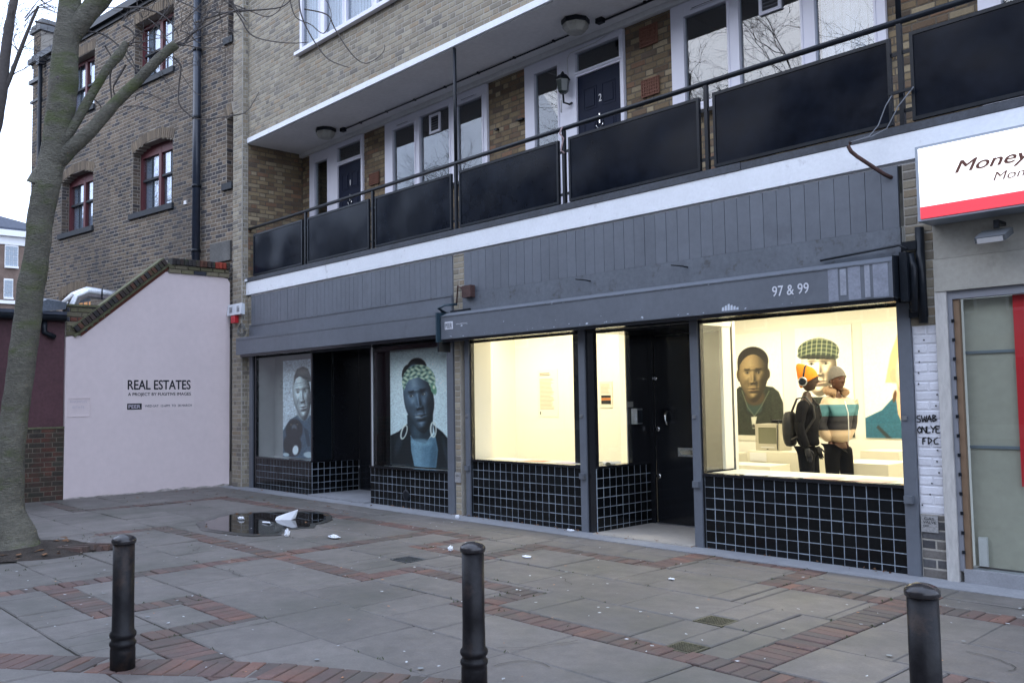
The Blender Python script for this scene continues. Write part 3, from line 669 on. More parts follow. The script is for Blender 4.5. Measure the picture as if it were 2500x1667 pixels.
riser(gs, (-7.40, .0, 0), Y, 1.095, .79); 
r_ = MB().box(-5.94, -5.90, .055, .73, 0, .79).build('stall_riser', TILE, gs)
BS(gs, 'glass_pane', GLASS, (-9.757, -7.642, .02, .026, .822, 2.475)); BS(gs, 'glass_pane', GLASS, (-5.806, -3.597, .02, .026, .822, 2.475))
BS(gs, 'glass_pane', GLASS, (-7.412, -7.406, .06, .70, .822, 2.475)); BS(gs, 'glass_pane', GLASSR, (-5.90, -5.894, .055, .555, .822, 2.475))
BS(gs, 'transom', BLK, (-9.757, -7.642, .0, .045, 2.476, 2.499), (-5.806, -3.597, .0, .045, 2.476, 2.499), (-7.42, -7.40, .06, 1.1, 2.476, 2.499))
B(gs, 'transom', GALW, (-5.915, -5.89, .055, .73, 2.476, 2.511), label='white transom over the side glass')
MB().prism([(-7.40, .055, 2.47), (-5.925, .055, 2.47), (-5.925, .73, 2.47), (-6.60, 1.10, 2.47), (-7.40, 1.10, 2.47)], (0, 0, .03)).build('entry_ceiling', BLK, gs)
BS(gs, 'jamb', BLK, (-7.47, -7.401, .70, 1.1, .82, 2.476), (-7.399, -7.33, 1.06, 1.1, .0, 2.47))
dr = B(gs, 'door', BLK, (-7.325, -6.60, 1.10, 1.14, .03, 2.46))
B(dr, 'letterbox', STEEL, (-6.97, -6.66, 1.092, 1.0995, .90, 1.01)); B(dr, 'letter_flap', CHR, (-6.94, -6.69, 1.086, 1.0915, .925, .985))
MB().tube([(-7.12, 1.095, 1.475), (-7.12, 1.05, 1.44), (-7.12, 1.045, 1.38), (-7.12, 1.05, 1.32), (-7.12, 1.095, 1.29)], .018, 8).build('handle', CHR, dr)
T90 = lambda c: (lambda p: (p[0], c[1] - (p[2] - c[2]), c[2] + (p[1] - c[1])))
for (x, z, r) in ((-7.29, 1.245, .035), (-7.31, 1.91, .03), (-7.29, .63, .035)):
    c = (x, 1.0995, z); MB().lathe(c, [(r, 0), (r, .008), (r * .6, .012)], 14, T=T90(c)).build('lock', CHR, dr)
B(dr, 'threshold_bar', STEEL, (-7.325, -6.62, 1.06, 1.0995, .022, .03))
th = B(gs, 'threshold', CONCW, (-7.395, -5.945, -.10, 1.14, .0, .02))
ic = thing('intercom', 'grey steel door entry intercom on the black door frame', 'intercom', (-7.36, .74, 1.41))
B(ic, 'box', STEEL, (-7.395, -7.30, .69, .80, 1.32, 1.52)); B(ic, 'keypad', BLM, (-7.30, -7.292, .70, .79, 1.335, 1.50)); B(ic, 'screen', STEEL, (-7.375, -7.32, .682, .6895, 1.36, 1.47))
tag(B(None, 'notice', mat('notice_paper', (.22, .22, .2), .7), (-7.398, -7.385, .62, .72, 1.54, 1.61)), 'small grey notice stuck above the door intercom', 'notice')
# the gallery room
rm = thing('gallery_room', 'bright white gallery interior seen through the shop windows', 'room', (-7, 2.5, 0))
B(rm, 'floor', GALF, (-11.6, -3.3, .07, 5.1, -.01, .018)); B(rm, 'ceiling', GALW, (-11.6, -3.3, .07, 5.1, 3.20, 3.24))
B(rm, 'back_wall', GALW, (-9.1, -3.3, 5.0, 5.08, .018, 3.2)); B(rm, 'right_wall', GALW, (-3.40, -3.30, .08, 5.0, .018, 3.2))
BS(rm, 'partition_wall', GALW, (-11.5, -9.1, 2.5, 2.58, .018, 3.2), (-9.18, -9.1, 2.58, 5.0, .018, 3.2)); B(rm, 'left_wall', GALW, (-11.6, -11.5, .50, 2.58, .018, 3.2))
BS(rm, 'return_wall', GALW, (-11.5, -9.90, .42, .50, .018, 3.2), (-9.96, -9.88, .06, .42, .018, 3.2)); B(rm, 'header', GALW, (-9.88, -3.40, .055, .08, 2.50, 3.2))
MB().prism([(-5.935, .735, .0), (-6.60, 1.10, .0), (-6.60, 1.13, .0), (-5.935, .765, .0)], (0, 0, 2.46)).build('entry_side_panel', BLK, gs)
MB().prism([(-5.90, .77, .018), (-6.60, 1.16, .018), (-6.60, 1.22, .018), (-5.90, .83, .018)], (0, 0, 3.18)).build('lobby_wall', GALW, rm)
B(rm, 'corner_column', GALW, (-5.94, -5.903, .56, .73, .82, 3.19)); B(rm, 'lobby_wall', GALW, (-7.47, -6.60, 1.16, 1.22, .018, 3.2)); B(rm, 'lobby_wall', GALW, (-7.52, -7.475, .74, 1.22, .82, 3.2)); MB().prism([(-7.405, .06, 2.512), (-5.905, .06, 2.512), (-5.905, .765, 2.512), (-6.60, 1.15, 2.512), (-7.405, 1.15, 2.512)], (0, 0, .68)).build('lobby_ceiling', GALW, rm)
BS(rm, 'display_shelf', PLIN, (-9.757, -7.56, .06, .50, .79, .818), (-7.56, -7.42, .06, .70, .79, .818)); BS(rm, 'display_shelf', PLIN, (-5.80, -3.41, .06, .73, .79, .818))
BS(rm, 'shelf_front', PLIN, (-9.757, -7.43, .44, .48, .02, .79), (-5.80, -3.41, .69, .725, .02, .79))
B(rm, 'door_panel', PLIN, (-9.0, -8.2, 4.985, 4.999, .9, 2.6))
B(rm, 'dark_upright', BLM, (-8.02, -7.90, .28, .34, .82, 3.1))
txp = B(rm, 'wall_text_panel', mat('vinyl_bg', (.80, .78, .68), .9), (-10.93, -10.45, 2.492, 2.4995, 1.35, 2.15))
def greek(parent, x0, x1, z0, z1, y, n, m, name='printed_lines', h=.012):
    b = MB(); rr = random.Random(int(abs(x0 * 100))); dz = (z1 - z0) / n
    for k in range(n):
        z = z1 - k * dz; b.poly([(x0, y, z - h), (x0 + (x1 - x0) * rr.uniform(.7, 1), y, z - h), (x0 + (x1 - x0) * rr.uniform(.7, 1), y, z), (x0, y, z)])
    return b.build(name, m, parent, stuff=True)
TXM = mat('faint_print', (.45, .40, .30), .8)
greek(rm, -10.88, -10.52, 1.47, 2.0, 2.4905, 24, TXM)
greek(rm, -10.88, -10.6, 2.04, 2.10, 2.4905, 2, mat('faint_print_dark', (.3, .26, .2), .8), h=.02)
B(rm, 'printed_mark', BLM, (-10.88, -10.86, 2.488, 2.4905, 1.39, 1.44))
nt = thing('wall_notice', 'white information sheet with a small landscape picture, on the wall seen through the entry glass', 'notice', (-9.38, 2.49, 1.55))
B(nt, 'sheet', PLIN, (-9.51, -9.25, 2.488, 2.498, 1.50, 1.92)); greek(nt, -9.49, -9.27, 1.72, 1.88, 2.4865, 8, TXM, h=.008)
B(nt, 'picture', mat('sunset_orange', (.45, .16, .04), .6), (-9.48, -9.28, 2.485, 2.4875, 1.62, 1.66)); B(nt, 'picture', BLM, (-9.48, -9.28, 2.4852, 2.4877, 1.661, 1.70), (-9.48, -9.28, 2.4852, 2.4877, 1.56, 1.619))
# gallery lights: tube fittings on the ceiling
for i, (x, y) in enumerate(((-10.6, 1.2), (-8.6, 1.6), (-4.6, 1.2), (-4.6, 3.6), (-7.6, 3.6))):
    t = thing('tube_light', ['tube light at the left end of the gallery ceiling', 'tube light over the middle window', 'tube light just inside the right hand window', 'tube light above the checked cap portrait', 'tube light above the television'][i], 'ceiling light', (x, y, 3.19), 'tube lights on the gallery ceiling')
    B(t, 'housing', UPVC, (x - .75, x + .75, y - .05, y + .05, 3.15, 3.198))
    MB().tube([(x - .7, y, 3.12), (x + .7, y, 3.12)], .018, 8).build('tube', mat('lit_tube', (.9, .9, .8), .5, emit=(1, .86, .6), es=6), t)
    ld = bpy.data.lights.new('tube_glow', 'AREA'); ld.shape = 'RECTANGLE'; ld.size = 1.4; ld.size_y = .3; ld.energy = [66, 52, 74, 100, 66][i]; ld.color = (1, .88, .67)
    lo = bpy.data.objects.new('tube_glow', ld); COL.objects.link(lo); lo.parent = t; lo.location = (0, 0, -.10); lo.visible_camera = False if False else True
# ---- left-hand closed shop
ls = thing('shopfront', 'grey painted closed shopfront with two large portraits behind its unlit windows', 'shopfront', (-13.3, 0, 0), 'grey gallery shopfronts')
boards(ls, -16.50, -10.14, 3.215, 3.80, -.005, .133, GP)
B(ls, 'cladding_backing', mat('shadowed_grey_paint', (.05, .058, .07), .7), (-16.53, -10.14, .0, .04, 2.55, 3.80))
BS(ls, 'rail', GP, (-16.53, -10.14, -.045, -.0005, 2.96, 3.21)); B(ls, 'rail_bead', GPW, (-16.53, -10.14, -.055, -.0455, 3.19, 3.212))
B(ls, 'fascia_board', GP, (-16.66, -10.13, -.26, -.046, 2.62, 2.955))
B(ls, 'fascia_bead', GPW, (-16.60, -10.13, -.266, -.2605, 2.90, 2.914))
B(ls, 'fascia_soffit', BLK, (-16.5, -10.13, -.25, .0, 2.57, 2.615))
for x0, x1 in ((-16.54, -16.41), (-10.285, -10.14)): BS(ls, 'frame_post', GP, (x0, x1, -.035, .05, 0, 2.57))
BS(ls, 'frame_post', BLK, (-16.405, -16.37, -.01, .05, 0, 2.57), (-16.34, -16.31, -.01, .05, 0, 2.57), label='thin black frame post')
riser(ls, (-16.30, .0, 0), X, 2.10, .585); riser(ls, (-12.34, .0, 0), X, 2.05, .585); riser(ls, (-14.19, .0, 0), Y, .98, .585)
BS(ls, 'corner_post', BLK, (-14.24, -14.19, .005, .05, .615, 2.57), (-12.34, -12.30, .0, .05, .615, 2.57)); B(ls, 'frame_edge', LG, (-12.299, -12.285, -.004, .02, .615, 2.57))
BS(ls, 'glass_pane', GLASS, (-16.30, -14.25, .02, .026, .615, 2.55)); BS(ls, 'glass_pane', GLASS, (-12.28, -10.29, .02, .026, .615, 2.55)); BS(ls, 'glass_pane', GLASS, (-14.206, -14.20, .055, .45, .615, 2.55))
BS(ls, 'transom', BLK, (-16.30, -14.25, .0, .045, 2.551, 2.569), (-12.28, -10.29, .0, .045, 2.551, 2.569), (-12.28, -10.29, .05, .20, 2.47, 2.55))
BS(ls, 'entry_wall', BLK, (-14.25, -14.195, .45, 1.0, .615, 2.57), (-14.19, -12.35, 1.0, 1.05, .0, 2.57), (-12.35, -12.30, .1, 1.05, 0, 2.57)); B(ls, 'entry_ceiling', BLK, (-14.19, -12.35, .05, 1.0, 2.56, 2.60))
MB().box(-14.262, -14.256, .06, .45, .615, 2.57).build('black_board', BLM, ls); d = B(ls, 'door', BLK, (-13.5, -12.5, .95, .998, .05, 2.45)); B(d, 'door_edge', BLM, (-13.53, -13.51, .94, .998, .05, 2.45)); B(ls, 'threshold', CONC, (-14.18, -12.35, -.12, 1.0, .0, .03))  # dark sheet added behind the side glass so its reflections show
BS(ls, 'display_backing', mat('grey_display_card', (.36, .37, .37), .8, ns=3, na=.08), (-16.36, -14.26, .40, .44, .3, 2.6), (-16.36, -16.33, .06, .4, .3, 2.6)); BS(ls, 'display_floor', LG, (-16.33, -14.26, .05, .40, .57, .60), (-12.29, -10.29, .05, .40, .57, .60))
BS(ls, 'display_backing', mat('dark_display_card', (.11, .115, .13), .8), (-12.29, -10.16, .36, .40, .3, 2.6)); B(ls, 'dark_upright', BLK, (-12.24, -12.12, .24, .27, .6, 2.55))
BS(ls, 'display_ceiling', DRK, (-16.36, -14.26, .06, .44, 2.6, 2.62), (-12.29, -10.16, .06, .40, 2.6, 2.62))
# pavement vent in the tiled base, small details
vt = MB(); c = (-11.35, -.008, .20); vt.lathe(c, [(.085, 0), (.085, .01), (.05, .014)], 14, T=T90(c)); tag(vt.build('vent_cover', BLM), 'round black vent cover on the tiles under the headwrap portrait', 'vent')
# ================================================================== MONEY SHOP (right edge)
ms = thing('shopfront', 'cream rendered shopfront at the right edge with a screened window and red stripe', 'shopfront', (-1.5, 0, 0))
REND = mat('cream_render', (.36, .35, .31), .85, ns=(2, 25), na=.08, bs=50, ba=.3, dirt=3, dc=(.2, .2, .18), dth=(.58, .8))
JAMB = mat('worn_white_timber', (.50, .49, .47), .75, ns=(5, 40), na=.12, bs=40, ba=.6, dirt=5, dc=(.16, .15, .14), dth=(.55, .75), stretch=(1, 1, .25))
BS(ms, 'render_band', REND, (-3.235, XR, -.03, .06, 2.872, 3.83)); BS(ms, 'render_band', REND, (-3.235, XR, -.055, .06, 2.575, 2.866))
BS(ms, 'jamb', JAMB, (-3.24, -3.14, -.045, .06, 0, 2.574)); BS(ms, 'frame_post', mat('grey_frame', (.22, .23, .26), .5), (-3.138, -3.10, -.02, .06, 0.1, 2.574), (-3.10, XR, -.02, .06, 2.50, 2.574))
B(ms, 'inner_frame', mat('brown_timber', (.20, .13, .08), .6), (-3.098, -3.05, .0, .05, .12, 2.499)); b = MB()
for k in range(13): B(ms, 'shutter_pin', BLM, (-3.11, -3.085, -.03, -.021, .25 + k * .17, .28 + k * .17))
BLIND = mat('beige_blind', (.37, .36, .30), .85, ns=(1.5, 12), na=.05)
for z0, z1 in ((.14, 1.175), (1.195, 2.01), (2.03, 2.499)): BS(ms, 'blind_panel', BLIND, (-3.048, -1.5, .10, .12, z0, z1))
BS(ms, 'blind_rail', mat('blue_grey_rail', (.14, .17, .20), .6), (-3.045, -1.5, .085, .099, 1.172, 1.198), (-3.045, -1.5, .085, .099, 2.007, 2.033))
B(ms, 'red_stripe', REDS, (-2.63, -2.38, .06, .08, .86, 2.499)); BS(ms, 'glass_pane', GLASS, (-3.049, -1.52, .03, .036, .12, 2.499)); B(ms, 'plinth', CONC, (-3.10, XR, -.03, .12, 0, .12)); B(ms, 'inner_box', LG, (-3.0, -2.93, .05, .08, .15, .40))
B(ms, 'end_post', JAMB, (-1.5, -1.4, -.045, .06, 0, 2.574)); B(ms, 'blank_wall', REND, (-1.395, XR, -.0, .06, .12, 2.50))
sg = thing('illuminated_sign', 'white illuminated box sign with Money lettering and a red band along its foot', 'sign', (-1.5, -.2, 3.2))
B(sg, 'sign_case', mat('grey_aluminium', (.33, .38, .45), .4, .3), (-3.235, .4, -.34, -.035, 3.18, 3.85))
B(sg, 'sign_face', mat('lit_acrylic', (.9, .9, .9), .3, emit=(1, .98, .96), es=1.15), (-3.205, .37, -.352, -.341, 3.305, 3.825))
B(sg, 'red_band', mat('lit_red', (.7, .05, .07), .3, emit=(1, .07, .10), es=.8), (-3.205, .37, -.352, -.341, 3.20, 3.303))
BRN = mat('sign_brown', (.13, .045, .03), .6)
text(sg, 'Money', (-2.90, -.354, 3.515), X, Z, .60, .135, BRN, shear=.35, bold=.018)
text(sg, 'Money transfer', (-2.60, -.354, 3.40), X, Z, .85, .095, BRN, shear=.3, bold=-.004); text(sg, 'Shop', (-2.2, -.354, 3.55), X, Z, .5, .13, BRN, shear=.35, bold=.018)
fl = thing('floodlight', 'small grey floodlight under the illuminated sign', 'floodlight', (-2.65, -.2, 3.0))
B(fl, 'arm', BLM, (-2.66, -2.62, -.22, -.03, 3.09, 3.12), (-2.66, -2.62, -.22, -.19, 3.05, 3.09))
MB().prism([(-2.77, -.36, 2.965), (-2.77, -.16, 3.05), (-2.77, -.14, 3.0), (-2.77, -.34, 2.92)], (.24, 0, 0)).build('lamp_body', mat('floodlight_grey', (.10, .11, .12), .5), fl)
MB().prism([(-2.75, -.362, 2.955), (-2.75, -.345, 2.915), (-2.75, -.16, 2.985), (-2.75, -.17, 3.0)], (.20, 0, 0)).build('lamp_glass', LG, fl)
# pier furniture
tag(MB().tube([(-3.34, -.06, 2.30), (-3.34, -.06, 3.18)], .04, 10).build('downpipe', BLM), 'short black pipe on the brick pier above the white painted bricks', 'pipe')
mc = thing('shutter_gear', 'black awning winding gear box at the right end of the numbered fascia', 'gear box', (-3.4, -.1, 2.4))
B(mc, 'housing', BLM, (-3.47, -3.40, -.22, -.05, 2.50, 2.95)); MB().tube([(-3.40, -.15, 2.93), (-3.37, -.15, 2.8), (-3.38, -.15, 2.4)], .035, 8).build('lever', BLM, mc); BS(mc, 'bracket', BLM, (-3.49, -3.36, -.10, -.045, 2.98, 3.06), (-3.47, -3.30, -.06, -.04, 2.36, 2.44)); MB().tube([(-4.3, -.09, 2.99), (-3.5, -.13, 3.03), (-3.42, -.16, 2.98)], .012, 6).build('rod', BLM, mc)
mc2 = thing('shutter_gear', 'blue-black awning winding gear hanging between the two shop fascias', 'gear box', (-10.1, -.2, 2.4))
B(mc2, 'housing', mat('blue_black_metal', (.02, .045, .065), .4), (-10.125, -10.095, -.36, -.06, 2.50, 2.93)); BS(mc2, 'bracket', BLM, (-10.13, -9.70, -.08, -.045, 2.935, 2.975), (-10.122, -10.09, -.33, -.12, 2.36, 2.50))
MB().tube([(-10.12, -.1, 2.9), (-10.08, -.34, 2.99), (-9.98, -.30, 3.03), (-9.95, -.1, 3.05)], .018, 6).build('rod', mat('blue_black_metal', (0, 0, 0)), mc2)
bx = thing('rusty_junction_box', 'rust red junction box with cut cables on the brick between the shops', 'junction box', (-9.65, -.1, 3.15)); B(bx, 'box', RUST, (-9.79, -9.60, -.14, -.052, 3.13, 3.30)); MB().tube([(-9.79, -.10, 3.25), (-9.9, -.08, 3.30), (-9.97, -.06, 3.33), (-10.0, -.05, 3.2), (-10.02, -.05, 3.05)], .012, 6).build('cable', RUST, bx)
al = thing('alarm_box', 'white alarm box with printed lettering high on the corner brick pier', 'alarm', (-16.8, -.2, 3.5))
MB().prism([(-17.16, -.135, 3.43), (-17.16, -.135, 3.64), (-17.16, -.20, 3.66), (-17.16, -.22, 3.44)], (.62, 0, 0)).build('case', mat('alarm_white', (.72, .76, .8), .4), al); greek(al, -17.05, -16.9, 3.48, 3.60, -.225, 5, DRK2, h=.012); greek(al, -16.72, -16.6, 3.48, 3.60, -.225, 5, DRK2, h=.012)
rl = thing('alarm_strobe', 'small red box below the white alarm box', 'alarm', (-16.9, -.18, 3.33)); B(rl, 'box', REDS, (-16.98, -16.80, -.22, -.14, 3.28, 3.42)); B(rl, 'cap', RUST, (-17.0, -16.985, -.2, -.14, 3.30, 3.40))
cb = MB()
for r in (.10, .13, .08):
    cb.tube([(-16.55 + r * 1.3 * math.cos(t * .5), -.20 - .02 * math.sin(t), 3.12 + r * math.sin(t * .5)) for t in range(13)], .012, 5, cap=False)
tag(cb.build('cable_coil', mat('cable_grey', (.12, .12, .11), .6)), 'coil of grey cable hanging on the corner pier above the fascia', 'cable')
b = MB().tube([(-17.13, -.14, 3.4), (-17.12, -.15, 3.2), (-17.13, -.14, 2.4), (-17.12, -.14, 1.2), (-17.13, -.14, .3)], .012, 5); tag(b.build('cable', BLM), 'thin dark cable running down the corner beside the lilac wall', 'cable')
gp = thing('gas_plate', 'small white gas valve plate on the dark brick pier', 'plate', (-3.4, -.02, .48)); B(gp, 'plate', mat('worn_plate', (.30, .30, .30), .7, ns=60, na=.3), (-3.46, -3.31, -.02, -.0125, .41, .56)); text(gp, 'GAS', (-3.43, -.0215, .52), X, Z, .09, .024, BLKI); text(gp, 'VALVE', (-3.44, -.0215, .488), X, Z, .115, .024, BLKI); text(gp, 'OFF', (-3.44, -.0215, .455), X, Z, .05, .022, BLKI)
gp2 = thing('gas_plate', 'small pale plate low on the narrow brick strip between the two shops', 'plate', (-10.05, -.05, .5)); B(gp2, 'plate', mat('worn_plate', (0, 0, 0)), (-10.13, -10.0, -.03, -.0215, .47, .62)); text(gp2, 'GAS', (-10.11, -.0315, .56), X, Z, .09, .025, BLKI)
def strokes(S_, ox, oz, s, m, parent, y, nm):
    b = MB()
    for st in S_:
        for (a, c) in zip(st, st[1:]):
            a_ = Vector((ox + a[0] * s, y, oz + a[1] * s)); c_ = Vector((ox + c[0] * s, y, oz + c[1] * s)); d = (c_ - a_); n = Vector((-d.z, 0, d.x)).normalized() * .0055
            b.poly([a_ - n, c_ - n, c_ + n, a_ + n])
    return b.build(nm, m, parent, fix=False)
GL = {'S': [[(.8, 1), (.2, .9), (.15, .6), (.8, .4), (.7, .05), (.05, .1)]], 'W': [[(0, 1), (.2, 0), (.5, .6), (.75, 0), (1, 1)]], 'A': [[(0, 0), (.5, 1), (.8, 0)], [(.2, .4), (.9, .45)]], 'B': [[(.1, 0), (.1, 1), (.7, .85), (.2, .55), (.8, .3), (.1, 0)]],
      'O': [[(.5, 1), (.05, .5), (.4, 0), (.9, .4), (.5, 1)]], 'N': [[(.05, 0), (.1, 1), (.8, 0), (.85, 1)]], 'L': [[(.2, 1), (.1, 0), (.8, .1)]], 'Y': [[(0, 1), (.45, .5), (.9, 1)], [(.45, .5), (.3, 0)]], 'E': [[(.8, .95), (.1, 1), (.1, 0), (.8, 0)], [(.1, .5), (.6, .5)]],
      'F': [[(.8, 1), (.1, .9), (.1, 0)], [(.1, .5), (.6, .5)]], 'D': [[(.1, 0), (.1, 1), (.8, .6), (.1, 0)]], 'C': [[(.8, 1), (.1, .6), (.2, .05), (.9, .1)]]}
gt = thing('graffiti', 'black marker graffiti scrawled on the white painted bricks', 'graffiti', (-3.36, -.02, 1.2))
for wd_, oz, ox, dx in (('SWAB', 1.40, -3.465, .048), ('ONLYE', 1.30, -3.462, .041), ('FDC', 1.20, -3.42, .05)):
    for k, c in enumerate(wd_): strokes([[(p[0] * .8, p[1] + .03 * k) for p in st] for st in GL[c]], ox + k * dx, oz, .062, BLKI, gt, -.0125, 'letter')
b = MB()
for k in range(16): z = .65 + k * .1; x = -3.46 + .2 * random.random(); b.lathe((x, -.010, z), [(.008, 0), (.008, .004)], 6, T=T90((x, -.010, z)))
tag(b.build('screw_holes', BLKI), 'dark screw holes dotted over the white painted bricks', 'screw holes', kind='stuff')
for x in (-7.46, -5.99):
    tag(MB().tube([(x + .07, -.05, 3.12), (x + .05, -.14, 3.13), (x - .07, -.17, 3.15)], .009, 5).build('iron_hook', BLM), 'thin iron hook on the grey rail %s' % ('above the entrance door' if x > -7 else 'left of the entrance'), 'hook')

# ================================================================== LILAC WALL
XW = -17.2
wl = thing('rendered_wall', 'lilac painted side wall with REAL ESTATES lettering and a stepped brick coping', 'wall', (XW, -1.7, 0))
rr = random.Random(9); edge = []
prof = [(-3.262, 0), (-3.262, .5), (-3.258, 1.2), (-3.262, 2.0), (-3.256, 2.90), (-3.20, 2.925), (-2.98, 2.94), (-1.46, 4.245), (-.30, 4.232), (-.19, 4.21), (-.14, 4.13), (-.135, 3.0), (-.14, 2), (-.14, 1.4), (-.135, .5), (-.14, .03)]
nb = 26
bot = [(-.14 - (k / nb) * 3.12, .012 + (0 if k in (0,) else .035 * abs(noise.noise(Vector((k * .6, 3, 0)))))) for k in range(1, nb)]
P = [(XW, y, z) for y, z in prof + bot]
wm = MB().prism(P, (-.15, 0, 0)).build('painted_render', WALLP, wl)
B(wl, 'exposed_brick', mat('exposed_base', (.16, .13, .10), .9, ns=30, na=.3), (XW - .15, XW - .006, -3.25, -.15, 0, .06))
GRM = mat('wall_foot_grime', (.50, .445, .43), .95, ns=(3, 14, 50), na=.2, dirt=5, dc=(.20, .195, .15), dth=(.45, .62))
gp_ = [(XW + .003, -3.25 + 3.1 * k / 60, (.012 + .07 * abs(noise.noise(Vector((k * .13, 7, 0))))) + .025 * abs(noise.noise(Vector((k * .9, 2, 0))))) for k in range(61)]
MB().prism([(XW + .003, -3.25, .0)] + gp_ + [(XW + .003, -.15, .0)], (-.008, 0, 0)).build('grime', GRM, wl)
# recessed tablet
B(wl, 'plaque', WALLP, (XW, XW + .008, -3.215, -2.825, 1.80, 1.815), (XW, XW + .008, -3.215, -2.825, 1.47, 1.485), (XW, XW + .008, -3.215, -3.20, 1.485, 1.80), (XW, XW + .008, -2.84, -2.825, 1.485, 1.80))
text(wl, 'KNOWLES', (XW + .0005, -3.17, 1.72), Y, Z, .28, .045, mat('lilac_relief', (.55, .50, .56), .8), ext=.003, name='worn_lettering'); text(wl, 'ESTATE', (XW + .0005, -3.13, 1.62), Y, Z, .2, .04, mat('lilac_relief', (0, 0, 0)), ext=.003, name='worn_lettering')
B(wl, 'touched_up_paint', mat('fresh_lilac', (.78, .68, .675), .8, ns=3, na=.02), (XW, XW + .0015, -2.25, -.88, 1.56, 2.17))
text(wl, 'REAL ESTATES', (XW + .002, -2.164, 1.951), Y, Z, 1.215, .186, BLKI, bold=.028)
text(wl, 'A PROJECT BY FUGITIVE IMAGES', (XW + .002, -2.158, 1.818), Y, Z, 1.215, .078, BLKI, bold=.022)
pb_ = B(wl, 'name_plate', BLKI, (XW + .0015, XW + .004, -2.169, -1.898, 1.578, 1.692)); text(wl, 'PEER', (XW + .005, -2.145, 1.602), Y, Z, .222, .066, mat('lilac_print', (.6, .55, .62), .8), bold=.02)
text(wl, 'WED-SAT  12-6PM  TO  28 MARCH', (XW + .002, -1.84, 1.618), Y, Z, .915, .045, mat('grey_print', (.10, .09, .11), .7), bold=.02)
# copings: sloped brick-on-edge
a, c = Vector((XW, -3.02, 2.985)), Vector((XW, -1.44, 4.335)); d = (c - a).normalized(); nn = Vector((0, -d.z, d.y)) if d.y > 0 else None
nn = Vector((0, -d.z, d.y)); L_ = (c - a).length
def slab_along(name, m, s0, s1, o0, o1, x0, x1):
    b = MB(); q = [a + d * s0 + nn * o0, a + d * s1 + nn * o0, a + d * s1 + nn * o1, a + d * s0 + nn * o1]
    b.prism([(x1, p.y, p.z) for p in q], (x0 - x1, 0, 0)); return b.build(name, m, wl)
slab_along('rust_red_band', mat('red_soldier', (.13, .045, .03), .9, ns=20, na=.3), -.03, L_ + .02, -.055, .0, XW - .2, XW + .004)
slab_along('mossy_bed', mat('mossy_mortar', (.13, .13, .075), .95, ns=(6, 40), na=.35), -.12, L_ + .08, .001, .045, XW - .2, XW + .045)
cpool = pool(wl, 'coping_brick', CB, 'coping', 120); n = round(L_ / .085)
for k in range(n + 1):
    p = a + d * ((k) * L_ / n) + nn * .105 + X * (.075 + random.uniform(-.006, .006)); put(cpool, p, d, nn, L_ / n - .012, .115, .24, .006)
slab_along('mossy_top', mat('mossy_mortar', (0, 0, 0)), -.05, L_ + .05, .166, .188, XW - .2, XW + .055)
n = 15
for k in range(n):
    p = (XW + .07 + random.uniform(-.006, .006), -1.36 + (k + .5) * 1.2 / n, 4.46)
    put(pool(wl, 'coping_brick', mat('bright_red_brick', (.30, .05, .03), .9, rnd=.2, ns=40, na=.2) if k in (11, 12, 13) else CB, 'coping', 120), p, Y, Z, 1.2 / n - .012, .125, .24, .006)
bricks(wl, (XW, -1.42), Y, lambda z: [(0, 1.26)], 4.225, 4.396, CP, MOV, back=.2, bond='s', proud=.035, limit=60, wname='parapet')
bricks(wl, (XW - .02, -3.26), Y, lambda z: [(0, .24 + max(0, (z - 2.95)) * 1.17)], 2.935, 3.47, CP, MOV, back=.2, bond='f', proud=.03, limit=60, wname='parapet')
B(wl, 'flashing', mat('mossy_mortar', (0, 0, 0)), (XW - .25, XW + .03, -3.27, -2.55, 3.472, 3.51))
# ================================================================== MAROON EXTENSION
ex = thing('extension', 'low maroon painted extension with brick base, seen behind the big tree trunk', 'building', (-17.4, -4.6, 0))
B(ex, 'maroon_wall', MARO, (-17.5, -17.26, -7.6, -3.265, 1.27, 3.2), label='maroon painted upper wall')
bricks(ex, (-17.20, -7.5), Y, lambda z: [(0, 4.235)], 0, 1.27, RB, MOR, back=.25, bond='f', limit=140); B(ex, 'ledge', mat('mossy_mortar', (0, 0, 0)), (-17.26, -17.185, -7.5, -3.265, 1.272, 1.30))
B(ex, 'side_wall', MARO, (-19.5, -17.5, -7.6, -7.45, 0, 3.2)); B(ex, 'slate_roof', SLATE, (-20, -17.12, -7.7, -3.27, 3.30, 3.36)); MB().tube([(-17.14, -7.7, 3.24), (-17.14, -3.28, 3.24)], .06, 8).build('gutter', BLM, ex)
MB().tube([(-17.2, -3.62, 3.2), (-17.2, -3.62, 2.98), (-17.18, -3.52, 2.93), (-17.2, -3.45, 2.90)], .05, 8).build('gutter_outlet', BLM, ex)
MB().prism([(-17.1, -3.95, 3.30), (-17.1, -3.3, 3.40), (-17.1, -3.28, 3.52), (-17.1, -3.6, 3.56), (-17.1, -3.9, 3.42)], (-.6, 0, .1)).build('lead_flashing', LEAD, ex)
# ================================================================== VICTORIAN BUILDING
vic = thing('brick_building', 'tall sooty brown brick building with red sash windows behind the lilac wall', 'building', (-22, -.7, 0))
VA_ = math.radians(7.6); vd = Vector((-math.cos(VA_), -math.sin(VA_), 0)); vu = -vd; vn = Vector((vu.y, -vu.x, 0)); VO = Vector((-17.2, -.05, 0))
VS = 9.75
def vp(s, z, o=0): p = VO + vd * s + vn * o; return (p.x, p.y, z)
def vbox(b, s0, s1, z0, z1, o0, o1):
    q = [vp(s0, z0, o0), vp(s1, z0, o0), vp(s1, z0, o1), vp(s0, z0, o1)]; b.prism(q, (0, 0, z1 - z0)); return b
